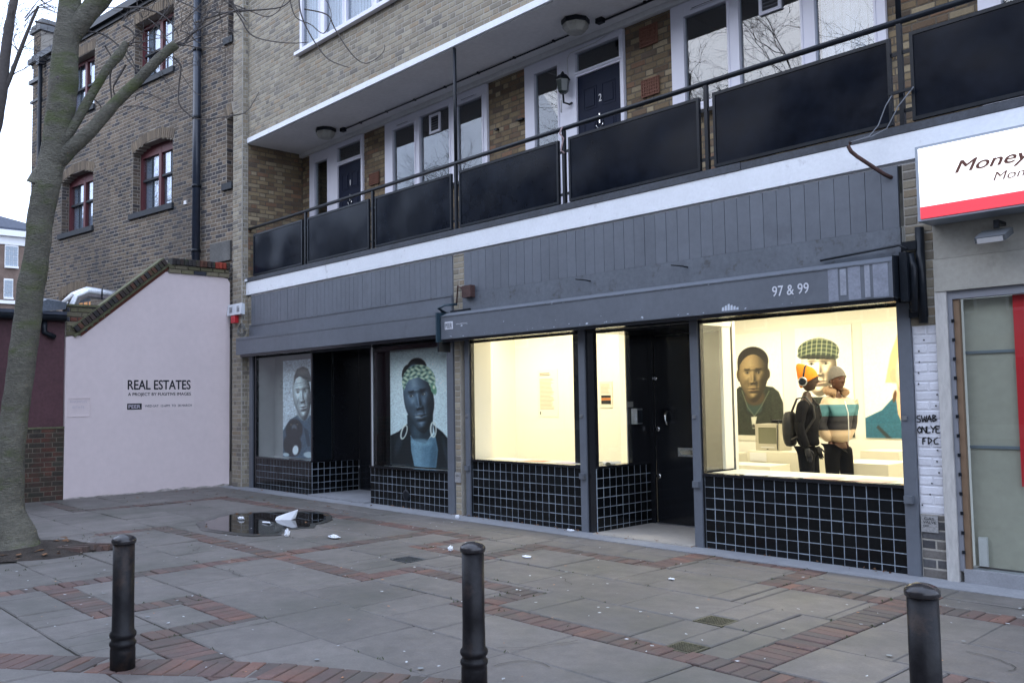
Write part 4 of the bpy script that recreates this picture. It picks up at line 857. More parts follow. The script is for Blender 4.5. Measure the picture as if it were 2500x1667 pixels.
# openings in s (distance to the left along the wall)
OPN = [(2.42, 4.21, 6.17, 7.78, .16), (6.20, 7.95, 6.17, 7.70, .16), (2.42, 4.19, 9.30, 10.76, .0), (6.20, 7.95, 9.28, 10.73, .0), (-1.5, .29, 6.25, 7.80, .16), (-1.5, .26, 9.36, 10.76, 0), (6.25, 7.96, 3.3, 4.60, .16)]
OH = {0: 'a', 1: 'a'}
def vspans(z):
    sp = [(0, VS)]
    for s0, s1, z0, z1, rise in OPN:
        if z0 <= z <= z1:
            w = (s1 - s0) / 2; cmid = (s0 + s1) / 2; a_, b_ = s0, s1
            if rise and z > z1 - rise:
                t = math.sqrt(max(0, (z1 - z) / rise)); a_, b_ = cmid - w * t, cmid + w * t
            new = []
            for p, q in sp:
                if b_ <= p or a_ >= q: new.append((p, q)); continue
                if a_ > p: new.append((p, a_))
                if b_ < q: new.append((b_, q))
            sp = new
    # arches occupy a ring above
    return sp
def vsp2(z):                       # convert from s (leftwards) to u coordinates from the left corner
    sp = vspans(z)
    for s0, s1, z0, z1, rise in OPN:
        if z1 - rise < z < z1 + .24:
            w = ((s1 - s0) / 2 + .06) * (min(1.0, math.sqrt(max(0, z1 + .225 - z) / rise)) if rise else (1 if z < z1 + .225 else 0)); c_ = (s0 + s1) / 2; new = []
            for p, q in sp:
                if c_ + w <= p or c_ - w >= q: new.append((p, q)); continue
                if c_ - w > p: new.append((p, c_ - w))
                if c_ + w < q: new.append((c_ + w, q))
            sp = new
    return sorted((VS - q, VS - p) for p, q in sp)
vl = vp(VS, 0)
bricks(vic, (vl[0], vl[1]), vu, vsp2, 3.0, 11.1, VB, MOV, bond='f', limit=300, back=.3, backing=False)
# backing wall (mortar) with true openings
runs = []; z = 0
while z < 11.2:
    sp = [(round(a_, 2), round(b_, 2)) for a_, b_ in vspans(z + .02)]
    if runs and runs[-1][0] == sp: runs[-1][2] = z + .04
    else: runs.append([sp, z, z + .04])
    z += .04
b = MB()
for sp, z0, z1 in runs:
    for s0, s1 in sp: vbox(b, s0, s1, z0, z1, 0, -.33)
b.build('wall', MOV, vic)
apool = pool(vic, 'arch_brick', VA, 'arch_bricks', 200)
for s0, s1, z0, z1, rise in OPN:
    w = (s1 - s0) / 2; c_ = (s0 + s1) / 2; n = max(3, round(2 * w / .085))
    for k in range(n):
        t = (k + .5) / n * 2 - 1; s = c_ + t * (w + .03)
        if s < .02: continue
        zc = z1 - rise * t * t; ang = t * (.35 if rise else .12)
        up = (Vector((0, 0, 1)) * math.cos(ang) + vd * math.sin(ang)).normalized(); ux = up.cross(-vn).normalized()
        if ux.dot(vu) < 0: ux = -ux
        for j in (0,):
            p = Vector(vp(s + math.sin(ang) * .12, zc + .12 * math.cos(ang), .012)); put(apool, p, ux, up, .075, .235, .03, .004)
for s0, s1, z0, z1, rise in OPN[:6]:
    q = vp(s1, 0); bricks(vic, (q[0], q[1]), (-vn.x, -vn.y), lambda z: [(.0, .19)], z0, z1 - rise, VB, MOV, bond='s', backing=False)
def sash(s0, s1, z0, z1, rise):
    b = MB(); o = -.20
    zt = z1
    vbox(b, s0, s0 + .10, z0, zt, o, o - .08); vbox(b, s1 - .10, s1, z0, zt, o, o - .08); m_ = (s0 + s1) / 2
    vbox(b, m_ - .055, m_ + .055, z0, zt, o + .004, o - .08); vbox(b, s0 + .1, m_ - .055, zt - .10 - rise, zt, o, o - .08); vbox(b, m_ + .055, s1 - .1, zt - .10 - rise, zt, o, o - .08); vbox(b, s0 + .1, m_ - .055, z0, z0 + .10, o - .02, o - .08); vbox(b, m_ + .055, s1 - .1, z0, z0 + .10, o - .02, o - .08)
    w = b.build('window', REDF, vic); zm = (z0 + zt) / 2
    for a_, c_ in ((s0 + .1, m_ - .055), (m_ + .055, s1 - .1)):
        k = MB(); vbox(k, a_, c_, zm - .025, zm + .025, o - .01, o - .07); k.build('meeting_rail', SILL, w)
        k = MB(); x = (a_ + c_) / 2; vbox(k, x - .012, x + .012, z0 + .1, zm - .025, o - .05, o - .07); vbox(k, x - .012, x + .012, zm + .025, zt - .1 - rise, o - .03, o - .05); k.build('glazing_bar', SILL, w)
        k = MB(); vbox(k, a_, c_, zm + .02, zt - .1 - rise, o - .052, o - .058); k.build('pane', GLASSV, w)
        k = MB(); vbox(k, a_, c_, z0 + .1, zm - .02, o - .072, o - .078); k.build('pane', GLASSV, w)
        k = MB(); vbox(k, a_, c_, z0, zt, o - .10, o - .12); k.build('blind', mat('window_blind', (.74, .78, .84), .9, ns=2, na=.06), w)
    k = MB(); vbox(k, max(s0 - .07, .02), s1 + .10, z0 - .13, z0 - .002, .06, -.2); k.build('sill', SILL, w)
for o_ in OPN[:4]: sash(*o_)
for s0, s1, z0, z1, rise in OPN[4:6]:
    s0 = .02; b = MB(); vbox(b, s0, s1 - .0, z0, z1, -.22, -.30); w = b.build('window', REDF, vic); k = MB(); vbox(k, .02, s1 + .10, z0 - .14, z0 - .002, .06, -.2); k.build('sill', SILL, w)
# low arched window with an orange lit room
s0, s1, z0, z1, rise = OPN[6]
b = MB(); vbox(b, s0, s1, z0, z1, -.24, -.30); w = b.build('window', mat('grey_blue_boards', (.10, .13, .17), .7, ns=20, na=.2), vic, label='blue-grey arched window with small lit orange panes')
k = MB()
for q in range(6): vbox(k, s0 + .12 + q * .27, s0 + .30 + q * .27, z0 + .55, z0 + 1.02, -.225, -.239)
k.build('lit_pane', mat('orange_lit_glass', (.5, .3, .15), .4, emit=(1, .45, .14), es=.3), w)
b = MB(); vbox(b, .08, .82, 4.62, 5.03, .05, .0); b.build('concrete_lintel', mat('dark_concrete', (.13, .13, .125), .9, ns=(4, 30), na=.2, bs=40, ba=.5), vic)
b = MB(); vbox(b, -.0, VS + .15, 11.2, 11.33, .14, -.4); vbox(b, -.0, VS + .1, 11.1, 11.2, .05, -.4); b.build('gutter', BLM, vic)
b = MB(); q = [vp(-.2, 11.33, .10), vp(VS, 11.33, .10), vp(VS, 14.5, -5), vp(-.2, 14.5, -5)]; b.prism(q, (0, 0, .08)); b.build('slate_roof', SLATE, vic)
# left corner pier with stepped caps
b = MB(); vbox(b, 9.25, 9.72, 0, 12.05, .05, -.5); p_ = b.build('corner_pier', MOV, vic)
bl2 = vp(9.72, 0, .055); bricks(vic, (bl2[0], bl2[1]), vu, lambda z: [(0, .47)], 3.0, 12.0, VB, MOV, bond='f', backing=False)
b = MB(); vbox(b, 9.18, 9.86, 12.05, 12.15, .12, -.55); vbox(b, 9.22, 9.80, 12.15, 12.28, .08, -.5); vbox(b, 9.30, 9.70, 12.28, 12.42, .02, -.45); vbox(b, 9.2, 9.86, 10.62, 10.72, .12, -.55); vbox(b, 9.2, 9.82, 10.08, 10.14, .09, -.52); b.build('pier_cap', mat('stone_cap', (.16, .165, .17), .8, ns=20, na=.2), p_)
b = MB(); vbox(b, 9.0, 9.2, 11.0, 11.2, .2, .05); b.build('rainwater_head', BLM, vic); MB().tube([vp(9.1, 11.0, .12), vp(9.1, 3, .12)], .055, 8).build('downpipe', BLM, vic)
dp = MB().tube([vp(1.24, 3.6, .12), vp(1.24, 11.15, .12)], .085, 12).build('downpipe', mat('blue_black_pipe', (.02, .028, .045), .3, ns=10, na=.2), vic)
for z in (4.9, 6.3, 7.8, 9.3, 10.6): MB().tube([vp(1.24, z, .12), vp(1.24, z + .07, .12)], .098, 12).build('pipe_collar', BLM, dp)
b = MB(); vbox(b, 1.80, 1.90, 6.05, 6.13, .03, .0); b.build('vent_cap', WHT, vic); b = MB(); vbox(b, .0, VS, 0, 11.1, -4.9, -5.1); vbox(b, VS - .1, VS, 0, 11.3, -.5, -5); b.build('rear_wall', MOV, vic)
# flue duct behind the coping
du = thing('flue_duct', 'shiny steel flue duct elbow poking above the brick coping', 'duct', (-18.2, -2.7, 3.4))
MB().tube([(-18.0, -2.95, 3.3), (-18.0, -2.93, 3.55), (-18.0, -2.86, 3.74), (-18.0, -2.66, 3.84), (-18.0, -2.2, 3.80), (-18.0, -1.6, 3.78)], .11, 14).build('duct', STEEL, du)
MB().tube([(-17.96, -3.10, 3.60), (-17.94, -2.93, 3.78)], .04, 8).build('cowl', WHT, du); MB().tube([(-17.88, -2.42, 3.70), (-17.88, -2.42, 3.93)], .012, 6).build('strap', BLM, du)
# ================================================================== FAR WHITE-CORNICED HOUSE
fh_ = thing('terrace_house', 'distant brick house with white cornice and white windows at the left edge', 'house', (-97, 14, 0))
k_ = 95 / 60.0
def FZ(z): return CAMP.z + (z - CAMP.z) * k_
def FY(y): return CAMP.y + (y - CAMP.y) * k_
FB = mat('far_brown_brick', (.17, .12, .095), .9, ns=(2, 9), na=.2)
def fx(b, y0, y1, z0, z1, o=0, dd=.3): return b.box(-95 - dd, -95 + o, FY(y0), FY(y1), FZ(z0) if z0 > -50 else 0, FZ(z1))
fx(MB(), 2, 9, -99, 11.45, 0, 8).build('wall', FB, fh_); fx(fx(MB(), 2, 9, 11.46, 11.95, .15), 2, 9, 11.96, 12.32, .6).build('cornice', WHT, fh_); fx(MB(), 2, 9, 7.85, 8.05, .25).build('string_course', WHT, fh_)
MB().prism([(-94.9, FY(2), FZ(12.33)), (-94.9, FY(9), FZ(12.33)), (-99, FY(9), FZ(12.6)), (-99, FY(2), FZ(14.2))], (0, 0, .3)).build('slate_roof', SLATE, fh_)
B(fh_, 'chimney', FB, (-101, -97.5, FY(5.95), FY(7.2), FZ(12.3), FZ(12.98)))
for y0, y1, z0, z1 in ((5.82, 6.50, 10.15, 11.38), (5.80, 6.25, 8.25, 9.3), (4.0, 4.68, 10.15, 11.38), (4.0, 4.5, 8.25, 9.3), (5.6, 6.3, 7.0, 7.4)):
    w = fx(MB(), y0 - .03, y1 + .03, z0 - .12, z0, .3); w.box(-95, -94.94, FY(y0 - .03), FY(y1 + .03), FZ(z0), FZ(z1 + .08)); w = w.build('window', WHT, fh_)
    b = MB(); ny, nz = 3, 4
    for i in range(ny):
        for j in range(nz):
            b.box(-94.93, -94.9, FY(y0 + (i + .06) * (y1 - y0) / ny), FY(y0 + (i + .94) * (y1 - y0) / ny), FZ(z0 + (j + .05) * (z1 - z0) / nz), FZ(z0 + (j + .95) * (z1 - z0) / nz))
    b.build('panes', mat('far_glass', (.28, .33, .38), .15), w, stuff=True)

# ================================================================== TREES
def bark_tube(P, R, n, seed, name, m, parent, amp=.08, rings=0):
    P = [Vector(p) for p in P]
    # resample with Catmull-Rom
    Q = []; RR = []
    for i in range(len(P) - 1):
        p0, p1, p2, p3 = P[max(i - 1, 0)], P[i], P[i + 1], P[min(i + 2, len(P) - 1)]; st = 6
        for k in range(st):
            t = k / st; q = .5 * ((2 * p1) + (-p0 + p2) * t + (2 * p0 - 5 * p1 + 4 * p2 - p3) * t * t + (-p0 + 3 * p1 - 3 * p2 + p3) * t ** 3)
            Q.append(q); RR.append(R[i] * (1 - t) + R[i + 1] * t)
    Q.append(P[-1]); RR.append(R[-1]); b = MB(); b.tube(Q, RR, n)
    for i, v in enumerate(b.v):
        v = Vector(v); k = i // n
        if k < len(Q):
            d = v - Q[k]; s = 1 + amp * noise.noise(v * 3.5 + Vector((seed, 0, 0))) + amp * .6 * noise.noise(v * 11)
            if rings: s += .05 * max(0, math.sin(v.z * 8.5 + 1.6 * noise.noise(v * 2))) ** 8 - .02 * max(0, math.sin(v.z * 8.5 + 1.2 + 1.6 * noise.noise(v * 2))) ** 8
            b.v[i] = tuple(Q[k] + d * s)
    return b.build(name, m, parent)
tr = thing('tree', 'big bare street tree with mossy grey trunk and lopped limbs', 'tree', (-11.63, -5.43, 0))
bark_tube([(x + .014, y + .015, z) for x, y, z in [(-11.62, -5.42, -.05), (-11.64, -5.44, .12), (-11.69, -5.5, .45), (-11.69, -5.5, .92), (-11.66, -5.46, 1.52), (-11.61, -5.4, 2.17), (-11.55, -5.34, 2.99), (-11.5, -5.29, 3.48), (-11.46, -5.26, 3.96), (-11.4, -5.2, 4.41), (-11.38, -5.16, 4.66), (-11.33, -5.11, 5.16), (-11.3, -5.08, 5.56), (-11.29, -5.07, 5.96), (-11.26, -5.04, 6.56), (-11.25, -5.03, 7.33), (-11.1, -4.9, 8.6)]],
          [0.342, 0.247, 0.178, 0.162, 0.149, 0.147, 0.147, 0.136, 0.145, 0.146, 0.14, 0.157, 0.162, 0.146, 0.123, 0.102, 0.068], 22, 1, 'trunk', BARK, tr, .07, 1)
bark_tube([(-11.48, -5.26, 4.3), (-11.43, -5.21, 4.46), (-11.27, -5.04, 4.68), (-11.06, -4.83, 4.95), (-10.87, -4.62, 5.27), (-10.70, -4.44, 5.52), (-10.53, -4.26, 5.79), (-10.37, -4.08, 6.00)], [.15, .125, .092, .078, .067, .062, .06, .053], 14, 2, 'limb', BARK, tr, .12)
bark_tube([(-11.36, -5.15, 4.62), (-11.29, -5.08, 4.80), (-11.18, -4.96, 5.05), (-11.05, -4.82, 5.40), (-10.93, -4.69, 5.70), (-10.84, -4.58, 5.88), (-10.77, -4.52, 6.03)], [.08, .062, .056, .05, .046, .055, .035], 12, 3, 'limb', BARK, tr, .14)
bark_tube([(-11.27, -5.06, 5.9), (-11.23, -5.00, 6.11), (-11.13, -4.90, 6.33), (-10.98, -4.74, 6.61), (-10.78, -4.53, 6.96), (-10.5, -4.2, 7.6)], [.12, .105, .11, .115, .105, .06], 14, 4, 'limb', BARK, tr, .1)
MB().lathe((-11.20, -5.14, 5.55), [(.05, -.03), (.055, .0), (.045, .03)], 10).build('knot', TWG, tr)
TWIGS=[(0.012,[(-11.75,-5.27,6.39),(-11.61,-5.12,6.34),(-11.47,-4.97,6.27),(-11.29,-4.77,6.25),(-11.18,-4.65,6.21),(-11.05,-4.52,6.07),(-10.96,-4.42,5.87),(-10.86,-4.32,5.69)]),
(0.012,[(-11.22,-4.41,6.63),(-11.09,-4.27,6.64),(-10.99,-4.16,6.6),(-10.9,-4.07,6.55),(-10.82,-3.98,6.45),(-10.76,-3.92,6.33),(-10.74,-3.9,6.25)]),
(0.0108,[(-10.79,-3.95,6.0),(-10.72,-3.88,5.89),(-10.73,-3.88,5.77),(-10.74,-3.89,5.63),(-10.73,-3.89,5.4),(-10.64,-3.79,5.25),(-10.56,-3.7,5.2),(-10.41,-3.55,5.21),(-10.17,-3.28,5.27)]),
(0.012,[(-10.71,-3.86,6.15),(-10.63,-3.78,6.28),(-10.55,-3.69,6.36),(-10.41,-3.55,6.46),(-10.28,-3.41,6.56),(-10.17,-3.29,6.61)]),
(0.0072,[(-10.73,-3.89,6.33),(-10.66,-3.81,6.29),(-10.59,-3.74,6.19),(-10.51,-3.65,6.16),(-10.45,-3.59,6.23),(-10.41,-3.55,6.32)]),
(0.006,[(-11.21,-4.4,5.37),(-11.11,-4.29,5.38),(-11.01,-4.19,5.36),(-10.89,-4.06,5.3),(-10.8,-3.96,5.28),(-10.71,-3.87,5.3)]),
(0.006,[(-11.11,-4.29,5.45),(-11.09,-4.27,5.53),(-10.99,-4.17,5.53),(-10.9,-4.07,5.47),(-10.81,-3.97,5.42),(-10.73,-3.89,5.4)]),
(0.0096,[(-10.48,-3.33,6.74),(-10.4,-3.24,6.56),(-10.32,-3.15,6.36),(-10.17,-3.0,6.27),(-9.96,-2.77,6.23),(-9.81,-2.61,6.24)]),
(0.0096,[(-9.89,-2.7,6.85),(-9.87,-2.68,6.6),(-9.78,-2.58,6.3),(-9.65,-2.44,6.03),(-9.52,-2.3,5.93),(-9.45,-2.23,5.9)]),
(0.0084,[(-9.84,-2.65,6.67),(-9.64,-2.44,6.59),(-9.58,-2.37,6.42),(-9.48,-2.26,6.17),(-9.38,-2.16,6.0),(-9.3,-2.07,5.95),(-9.2,-1.97,6.02),(-9.15,-1.91,6.11),(-9.15,-1.9,6.19)]),
(0.012,[(-10.79,-3.66,6.52),(-10.5,-3.35,6.65),(-10.25,-3.08,6.67),(-10.05,-2.87,6.7),(-9.96,-2.77,6.8)]),
(0.0072,[(-10.48,-3.33,6.76),(-10.32,-3.15,6.66),(-10.17,-3.0,6.58),(-10.07,-2.89,6.65),(-10.01,-2.82,6.82)]),
(0.0072,[(-9.97,-2.79,6.82),(-9.92,-2.73,6.57),(-9.79,-2.59,6.47),(-9.68,-2.47,6.35),(-9.61,-2.4,6.54),(-9.63,-2.42,6.72),(-9.68,-2.47,6.82)]),
(0.0048,[(-10.56,-3.41,5.27),(-10.36,-3.2,5.34),(-10.28,-3.12,5.48),(-10.24,-3.07,5.6)]),
(0.0048,[(-10.71,-3.86,5.76),(-10.65,-3.8,5.63),(-10.58,-3.73,5.52),(-10.48,-3.62,5.5)]),
(0.012,[(-11.01,-4.48,6.32),(-10.95,-4.42,6.27),(-10.92,-4.38,6.2),(-10.94,-4.4,6.09),(-10.99,-4.46,6.05)]),
(0.012,[(-11.01,-4.48,6.38),(-10.98,-4.44,6.47),(-10.92,-4.38,6.5),(-10.87,-4.33,6.51)]),
(0.006,[(-11.08,-4.26,6.13),(-11.02,-4.19,6.25),(-10.94,-4.11,6.4),(-10.87,-4.04,6.55),(-10.85,-4.01,6.67)]),
(0.0084,[(-11.08,-4.26,6.12),(-11.0,-4.17,6.07),(-10.92,-4.09,6.07),(-10.84,-4.01,6.09)]),
(0.0084,[(-11.01,-4.18,6.49),(-10.94,-4.11,6.41),(-10.88,-4.05,6.31),(-10.84,-4.01,6.21),(-10.82,-3.98,6.14)]),
(0.0072,[(-11.08,-4.26,6.01),(-11.03,-4.21,5.97),(-11.0,-4.17,5.89)]),
(0.012,[(-11.1,-4.57,5.82),(-11.12,-4.59,5.68),(-11.1,-4.58,5.46),(-11.1,-4.57,5.3)]),
(0.012,[(-10.99,-4.45,5.83),(-11.05,-4.52,5.66),(-11.09,-4.56,5.55),(-11.07,-4.54,5.44),(-11.03,-4.5,5.38)]),
(0.0096,[(-11.4,-4.89,6.53),(-11.44,-4.93,6.45),(-11.43,-4.92,6.34),(-11.41,-4.9,6.2)]),
(0.0072,[(-11.39,-4.88,6.5),(-11.29,-4.78,6.57),(-11.14,-4.62,6.55),(-10.81,-4.26,6.54)]),
(0.0084,[(-11.26,-4.74,5.41),(-11.19,-4.68,5.33),(-11.18,-4.66,5.22),(-11.23,-4.71,5.11),(-11.33,-4.82,5.06)]),
(0.0096,[(-11.16,-4.64,6.07),(-11.12,-4.59,5.96),(-11.07,-4.54,5.85)]),
(0.0084,[(-11.22,-4.41,6.18),(-11.15,-4.33,6.0),(-11.11,-4.29,5.87),(-11.07,-4.25,5.76)]),
(0.0084,[(-10.55,-3.4,6.81),(-10.47,-3.32,6.73),(-10.42,-3.26,6.68),(-10.36,-3.19,6.68)]),
(0.012,[(-10.48,-3.32,6.79),(-10.42,-3.27,6.66),(-10.35,-3.19,6.52)]),
(0.0072,[(-10.72,-3.59,6.8),(-10.78,-3.65,6.7),(-10.85,-3.72,6.61),(-10.91,-3.78,6.52),(-10.93,-3.8,6.41)]),
(0.0084,[(-10.95,-3.83,6.81),(-10.86,-3.73,6.75),(-10.8,-3.67,6.71),(-10.74,-3.61,6.64),(-10.61,-3.46,6.65),(-10.36,-3.19,6.65)]),
(0.006,[(-11.31,-4.21,6.83),(-11.3,-4.2,6.72),(-11.26,-4.16,6.6),(-11.2,-4.1,6.64),(-11.16,-4.05,6.77),(-11.14,-4.03,6.83)]),
(0.006,[(-11.07,-3.96,6.83),(-11.08,-3.96,6.72),(-11.06,-3.94,6.64),(-11.02,-3.9,6.76)]),
(0.0072,[(-11.18,-5.53,6.17),(-11.12,-5.48,6.26),(-11.06,-5.41,6.39)]),
(0.0072,[(-11.17,-5.53,6.13),(-11.09,-5.44,6.27),(-11.0,-5.35,6.29),(-10.92,-5.26,6.29)]),
(0.0072,[(-11.05,-5.4,6.38),(-10.93,-5.27,6.26)])]

tb = MB()
for r, P_ in TWIGS:
    P_ = [Vector(p) for p in P_]; Q = []
    for i in range(len(P_) - 1):
        p0, p1, p2, p3 = P_[max(i - 1, 0)], P_[i], P_[i + 1], P_[min(i + 2, len(P_) - 1)]
        for k in range(4):
            t = k / 4; Q.append(.5 * ((2 * p1) + (-p0 + p2) * t + (2 * p0 - 5 * p1 + 4 * p2 - p3) * t * t + (-p0 + 3 * p1 - 3 * p2 + p3) * t ** 3))
    Q.append(P_[-1]); tb.tube(Q, [max(r * 1.15 * (1 - .55 * i / len(Q)), .0045) for i in range(len(Q))], 5)
rg = random.Random(21)
def twig(b, p, d, L_, r, dep, rg, droop=0, nseg=5, n=4):
    P_ = [p]; q = p; dd = d.normalized()
    for i in range(nseg):
        dd = (dd + Vector((rg.gauss(0, .18), rg.gauss(0, .18), rg.gauss(0, .14) + droop))).normalized(); q = q + dd * (L_ / nseg); P_.append(q)
    b.tube(P_, [max(r * (1 - .6 * i / nseg), .0025) for i in range(nseg + 1)], n, cap=False)
    if dep > 0:
        for i in range(2, nseg + 1):
            for _ in range(rg.choice([1, 1, 2])):
                s = (dd + Vector((rg.gauss(0, .8), rg.gauss(0, .8), rg.gauss(.1, .6)))).normalized(); twig(b, P_[i], s, L_ * rg.uniform(.45, .7), r * .5, dep - 1, rg, droop, nseg, n)
for p, d_, n_ in (((-10.37, -4.08, 6.0), (.7, .6, .6), 4), ((-10.77, -4.52, 6.0), (.5, .5, .5), 3), ((-11.2, -5.0, 6.6), (-.3, -.3, .8), 3), ((-10.5, -4.2, 7.4), (.6, .4, .6), 3), ((-11.1, -4.9, 8.5), (0, 0, 1), 3)):
    for _ in range(n_): twig(tb, Vector(p), Vector(d_) + Vector((rg.gauss(0, .5), rg.gauss(0, .5), rg.gauss(0, .4))), rg.uniform(.5, .8), .008, 2, rg)
tb.build('twigs', TWG, tr, stuff=True, fix=False)
t2 = thing('tree', 'thin dark bare tree cut by the top left corner of the picture', 'tree', (-15.3, -5.5, 0))
bark_tube([(-15.35, -5.55, -.05), (-15.3, -5.5, 2), (-14.98, -5.18, 4.8), (-14.80, -4.99, 5.9), (-14.74, -4.93, 6.48), (-14.71, -4.90, 6.98), (-14.65, -4.85, 7.56), (-14.63, -4.80, 7.93), (-14.5, -4.7, 9)], [.15, .12, .10, .09, .082, .072, .064, .058, .05], 12, 5, 'trunk', TWG, t2, .1)
bark_tube([(-14.80, -4.99, 6.1), (-14.76, -4.95, 6.29), (-14.68, -4.86, 6.54), (-14.55, -4.75, 6.98), (-14.46, -4.63, 7.42), (-14.38, -4.55, 7.69)], [.06, .045, .034, .028, .022, .02], 8, 6, 'limb', TWG, t2)
tb = MB()
for p, q in (((-14.66, -4.85, 6.6), (.2, .3, .7)), ((-14.55, -4.75, 6.98), (-.3, 0, .8)), ((-14.38, -4.55, 7.69), (.5, .5, .3)), ((-14.71, -4.90, 6.98), (-.3, -.2, .6)), ((-14.63, -4.80, 7.93), (.3, .3, .5)), ((-14.5, -4.7, 8.9), (0, 0, 1))):
    for _ in range(2): twig(tb, Vector(p), Vector(q) + Vector((rg.gauss(0, .3), rg.gauss(0, .3), rg.gauss(0, .2))), rg.uniform(.5, .9), .009, 2, rg)
tb.build('twigs', TWG, t2, stuff=True, fix=False)
# tree pit
b = MB(); pts = []
for k in range(28):
    t = 2 * math.pi * k / 28; r = .72 + .16 * noise.noise(Vector((math.cos(t) * 2, math.sin(t) * 2, 1))); pts.append((-11.55 + r * 1.15 * math.cos(t), -5.3 + r * math.sin(t)))
for j, (f, z) in enumerate(((1, .0), (.8, .02), (.55, .04), (.25, .07))):
    for x, y in pts:
        X_, Y_ = -11.55 + (x + 11.55) * f, -5.3 + (y + 5.3) * f; b.v.append((X_, Y_, z + .03 * noise.noise(Vector((X_ * 5, Y_ * 5, 0))) * (j > 0)))
for j in range(3):
    for k in range(28): k2 = (k + 1) % 28; b.f.append((j * 28 + k, j * 28 + k2, (j + 1) * 28 + k2, (j + 1) * 28 + k)); b.sm.append(True)
b.f.append(tuple(84 + k for k in range(28))); b.sm.append(True); tag(b.build('soil', SOIL), kind='structure')
for k in range(7):
    a_ = .35 + k * .11; x, y = -11.05 + k * .03, -4.98 + k * .06
    o = MB(); T_ = Matrix.Translation((x + .0, y, .025 + .012 * (k % 3))) @ Matrix.Rotation(.45 + .05 * k, 4, 'Z') @ Matrix.Rotation(random.uniform(-.16, .16), 4, 'X')
    o.box(-.18, .18, -.045, .045, -.03, .03, T=lambda p: tuple(T_ @ Vector(p))); tag(o.build('loose_brick', PAV), ['lowest', 'second', 'third', 'middle', 'fifth', 'sixth', 'topmost'][k] + ' dislodged paving brick in the row lifted by the tree roots', 'brick', 'loose bricks beside the tree')
rg = random.Random(4)
LEAFM = mat('dead_leaf', (.16, .075, .03), .8, rnd=.35)
def leafy(n, region, size, m, name, lab, cat, h=.02, zz=.012):
    b = MB()
    for _ in range(n):
        x, y = region(rg); s = rg.uniform(*size); a_ = rg.uniform(0, 6.28); p = [(math.cos(a_ + t) * s * k, math.sin(a_ + t) * s * k) for t, k in ((0, 1), (1.4, .6), (3.1, .9), (4.6, .55))]
        b.poly([(x + u, y + v, zz + rg.uniform(0, h)) for u, v in p])
    return tag(b.build(name, m, fix=False), lab, cat, kind='stuff')
leafy(70, lambda g: (-11.55 + g.gauss(0, .45), -5.3 + g.gauss(0, .4)), (.02, .06), LEAFM, 'fallen_leaves', 'dead brown leaves round the foot of the big tree', 'leaves', zz=.03)
leafy(70, lambda g: (g.uniform(-16.8, -11), -.15 - abs(g.gauss(0, 1.2))), (.015, .045), LEAFM, 'fallen_leaves', 'dead leaves scattered below the lilac wall', 'leaves')
leafy(110, lambda g: (g.uniform(-16, -3.5), -.03 - abs(g.gauss(0, .06))), (.008, .025), LEAFM, 'fallen_leaves', 'leaf crumbs along the foot of the tiled shopfronts', 'leaves')
LIT = mat('litter_white', (.55, .58, .60), .8, rnd=.3)
leafy(170, lambda g: (g.uniform(-12, -1.5), g.uniform(-6.2, -.4)), (.006, .022), LIT, 'litter', 'white crumbs and bird lime specks scattered over the paving', 'litter', h=.004)
leafy(70, lambda g: (g.uniform(-12, -1.5), g.uniform(-6.2, -.4)), (.006, .02), mat('litter_orange', (.45, .22, .10), .8, rnd=.3), 'litter', 'cigarette ends and orange crumbs scattered over the paving', 'litter', h=.004)
b = MB(); 
for _ in range(60):
    x, y, s = rg.uniform(-12, -1.5), rg.uniform(-6.2, -.5), rg.uniform(.010, .022); b.poly([(x + s * math.cos(t * .785), y + s * math.sin(t * .785) * .9, .009) for t in range(8)])
tag(b.build('chewing_gum_spots', mat('gum', (.25, .265, .27), .8)), 'pale chewing gum spots trodden on the paving slabs', 'chewing gum', kind='stuff')
rr = random.Random(2)
def crumple(c, s, name, lab, m, seed, grp=None, cat='litter'):
    b = MB(); n1, n2 = 7, 10
    for i in range(n1 + 1):
        ph = math.pi * i / n1
        for j in range(n2):
            th_ = 2 * math.pi * j / n2; d_ = Vector((math.sin(ph) * math.cos(th_), math.sin(ph) * math.sin(th_), math.cos(ph))); r = 1 + .5 * noise.noise(d_ * 2.3 + Vector((seed, seed, 0)))
            b.v.append((c[0] + d_.x * s[0] * r, c[1] + d_.y * s[1] * r, c[2] + max(0, (d_.z + .85)) * s[2] * r))
    for i in range(n1):
        for j in range(n2): j2 = (j + 1) % n2; b.f.append((i * n2 + j, i * n2 + j2, (i + 1) * n2 + j2, (i + 1) * n2 + j)); b.sm.append(False)
    return tag(b.build(name, m), lab, cat, grp)
WEED = mat('joint_moss', (.045, .06, .02), .95, rnd=.3, ns=30, na=.3)
b = MB()
for _ in range(420):
    q = rg.random()
    if q < .45: x, y = rg.uniform(-16.5, -1.5), rg.choice(rows[2:9]) + rg.gauss(0, .008)
    elif q < .8:
        s_ = rg.choice(STRIPS); x, y = rg.choice([s_[0], s_[1]]) + rg.gauss(0, .008), rg.uniform(s_[2], s_[3])
    else: x, y = rg.gauss(-11.3, .9), rg.gauss(-5.0, .6)
    s = rg.uniform(.008, .028); a_ = rg.uniform(0, 6.28)
    for k in range(3): b.poly([(x + s * math.cos(a_ + k * 2.1), y + s * .6 * math.sin(a_ + k * 2.1), -.004), (x + s * math.cos(a_ + k * 2.1 + .6), y + s * .6 * math.sin(a_ + k * 2.1 + .6), -.004), (x, y, .008 + s * .3)])
tag(b.build('moss', WEED, fix=False), 'small tufts of moss and weed growing in the paving joints', 'moss', kind='stuff')
crk = MB()
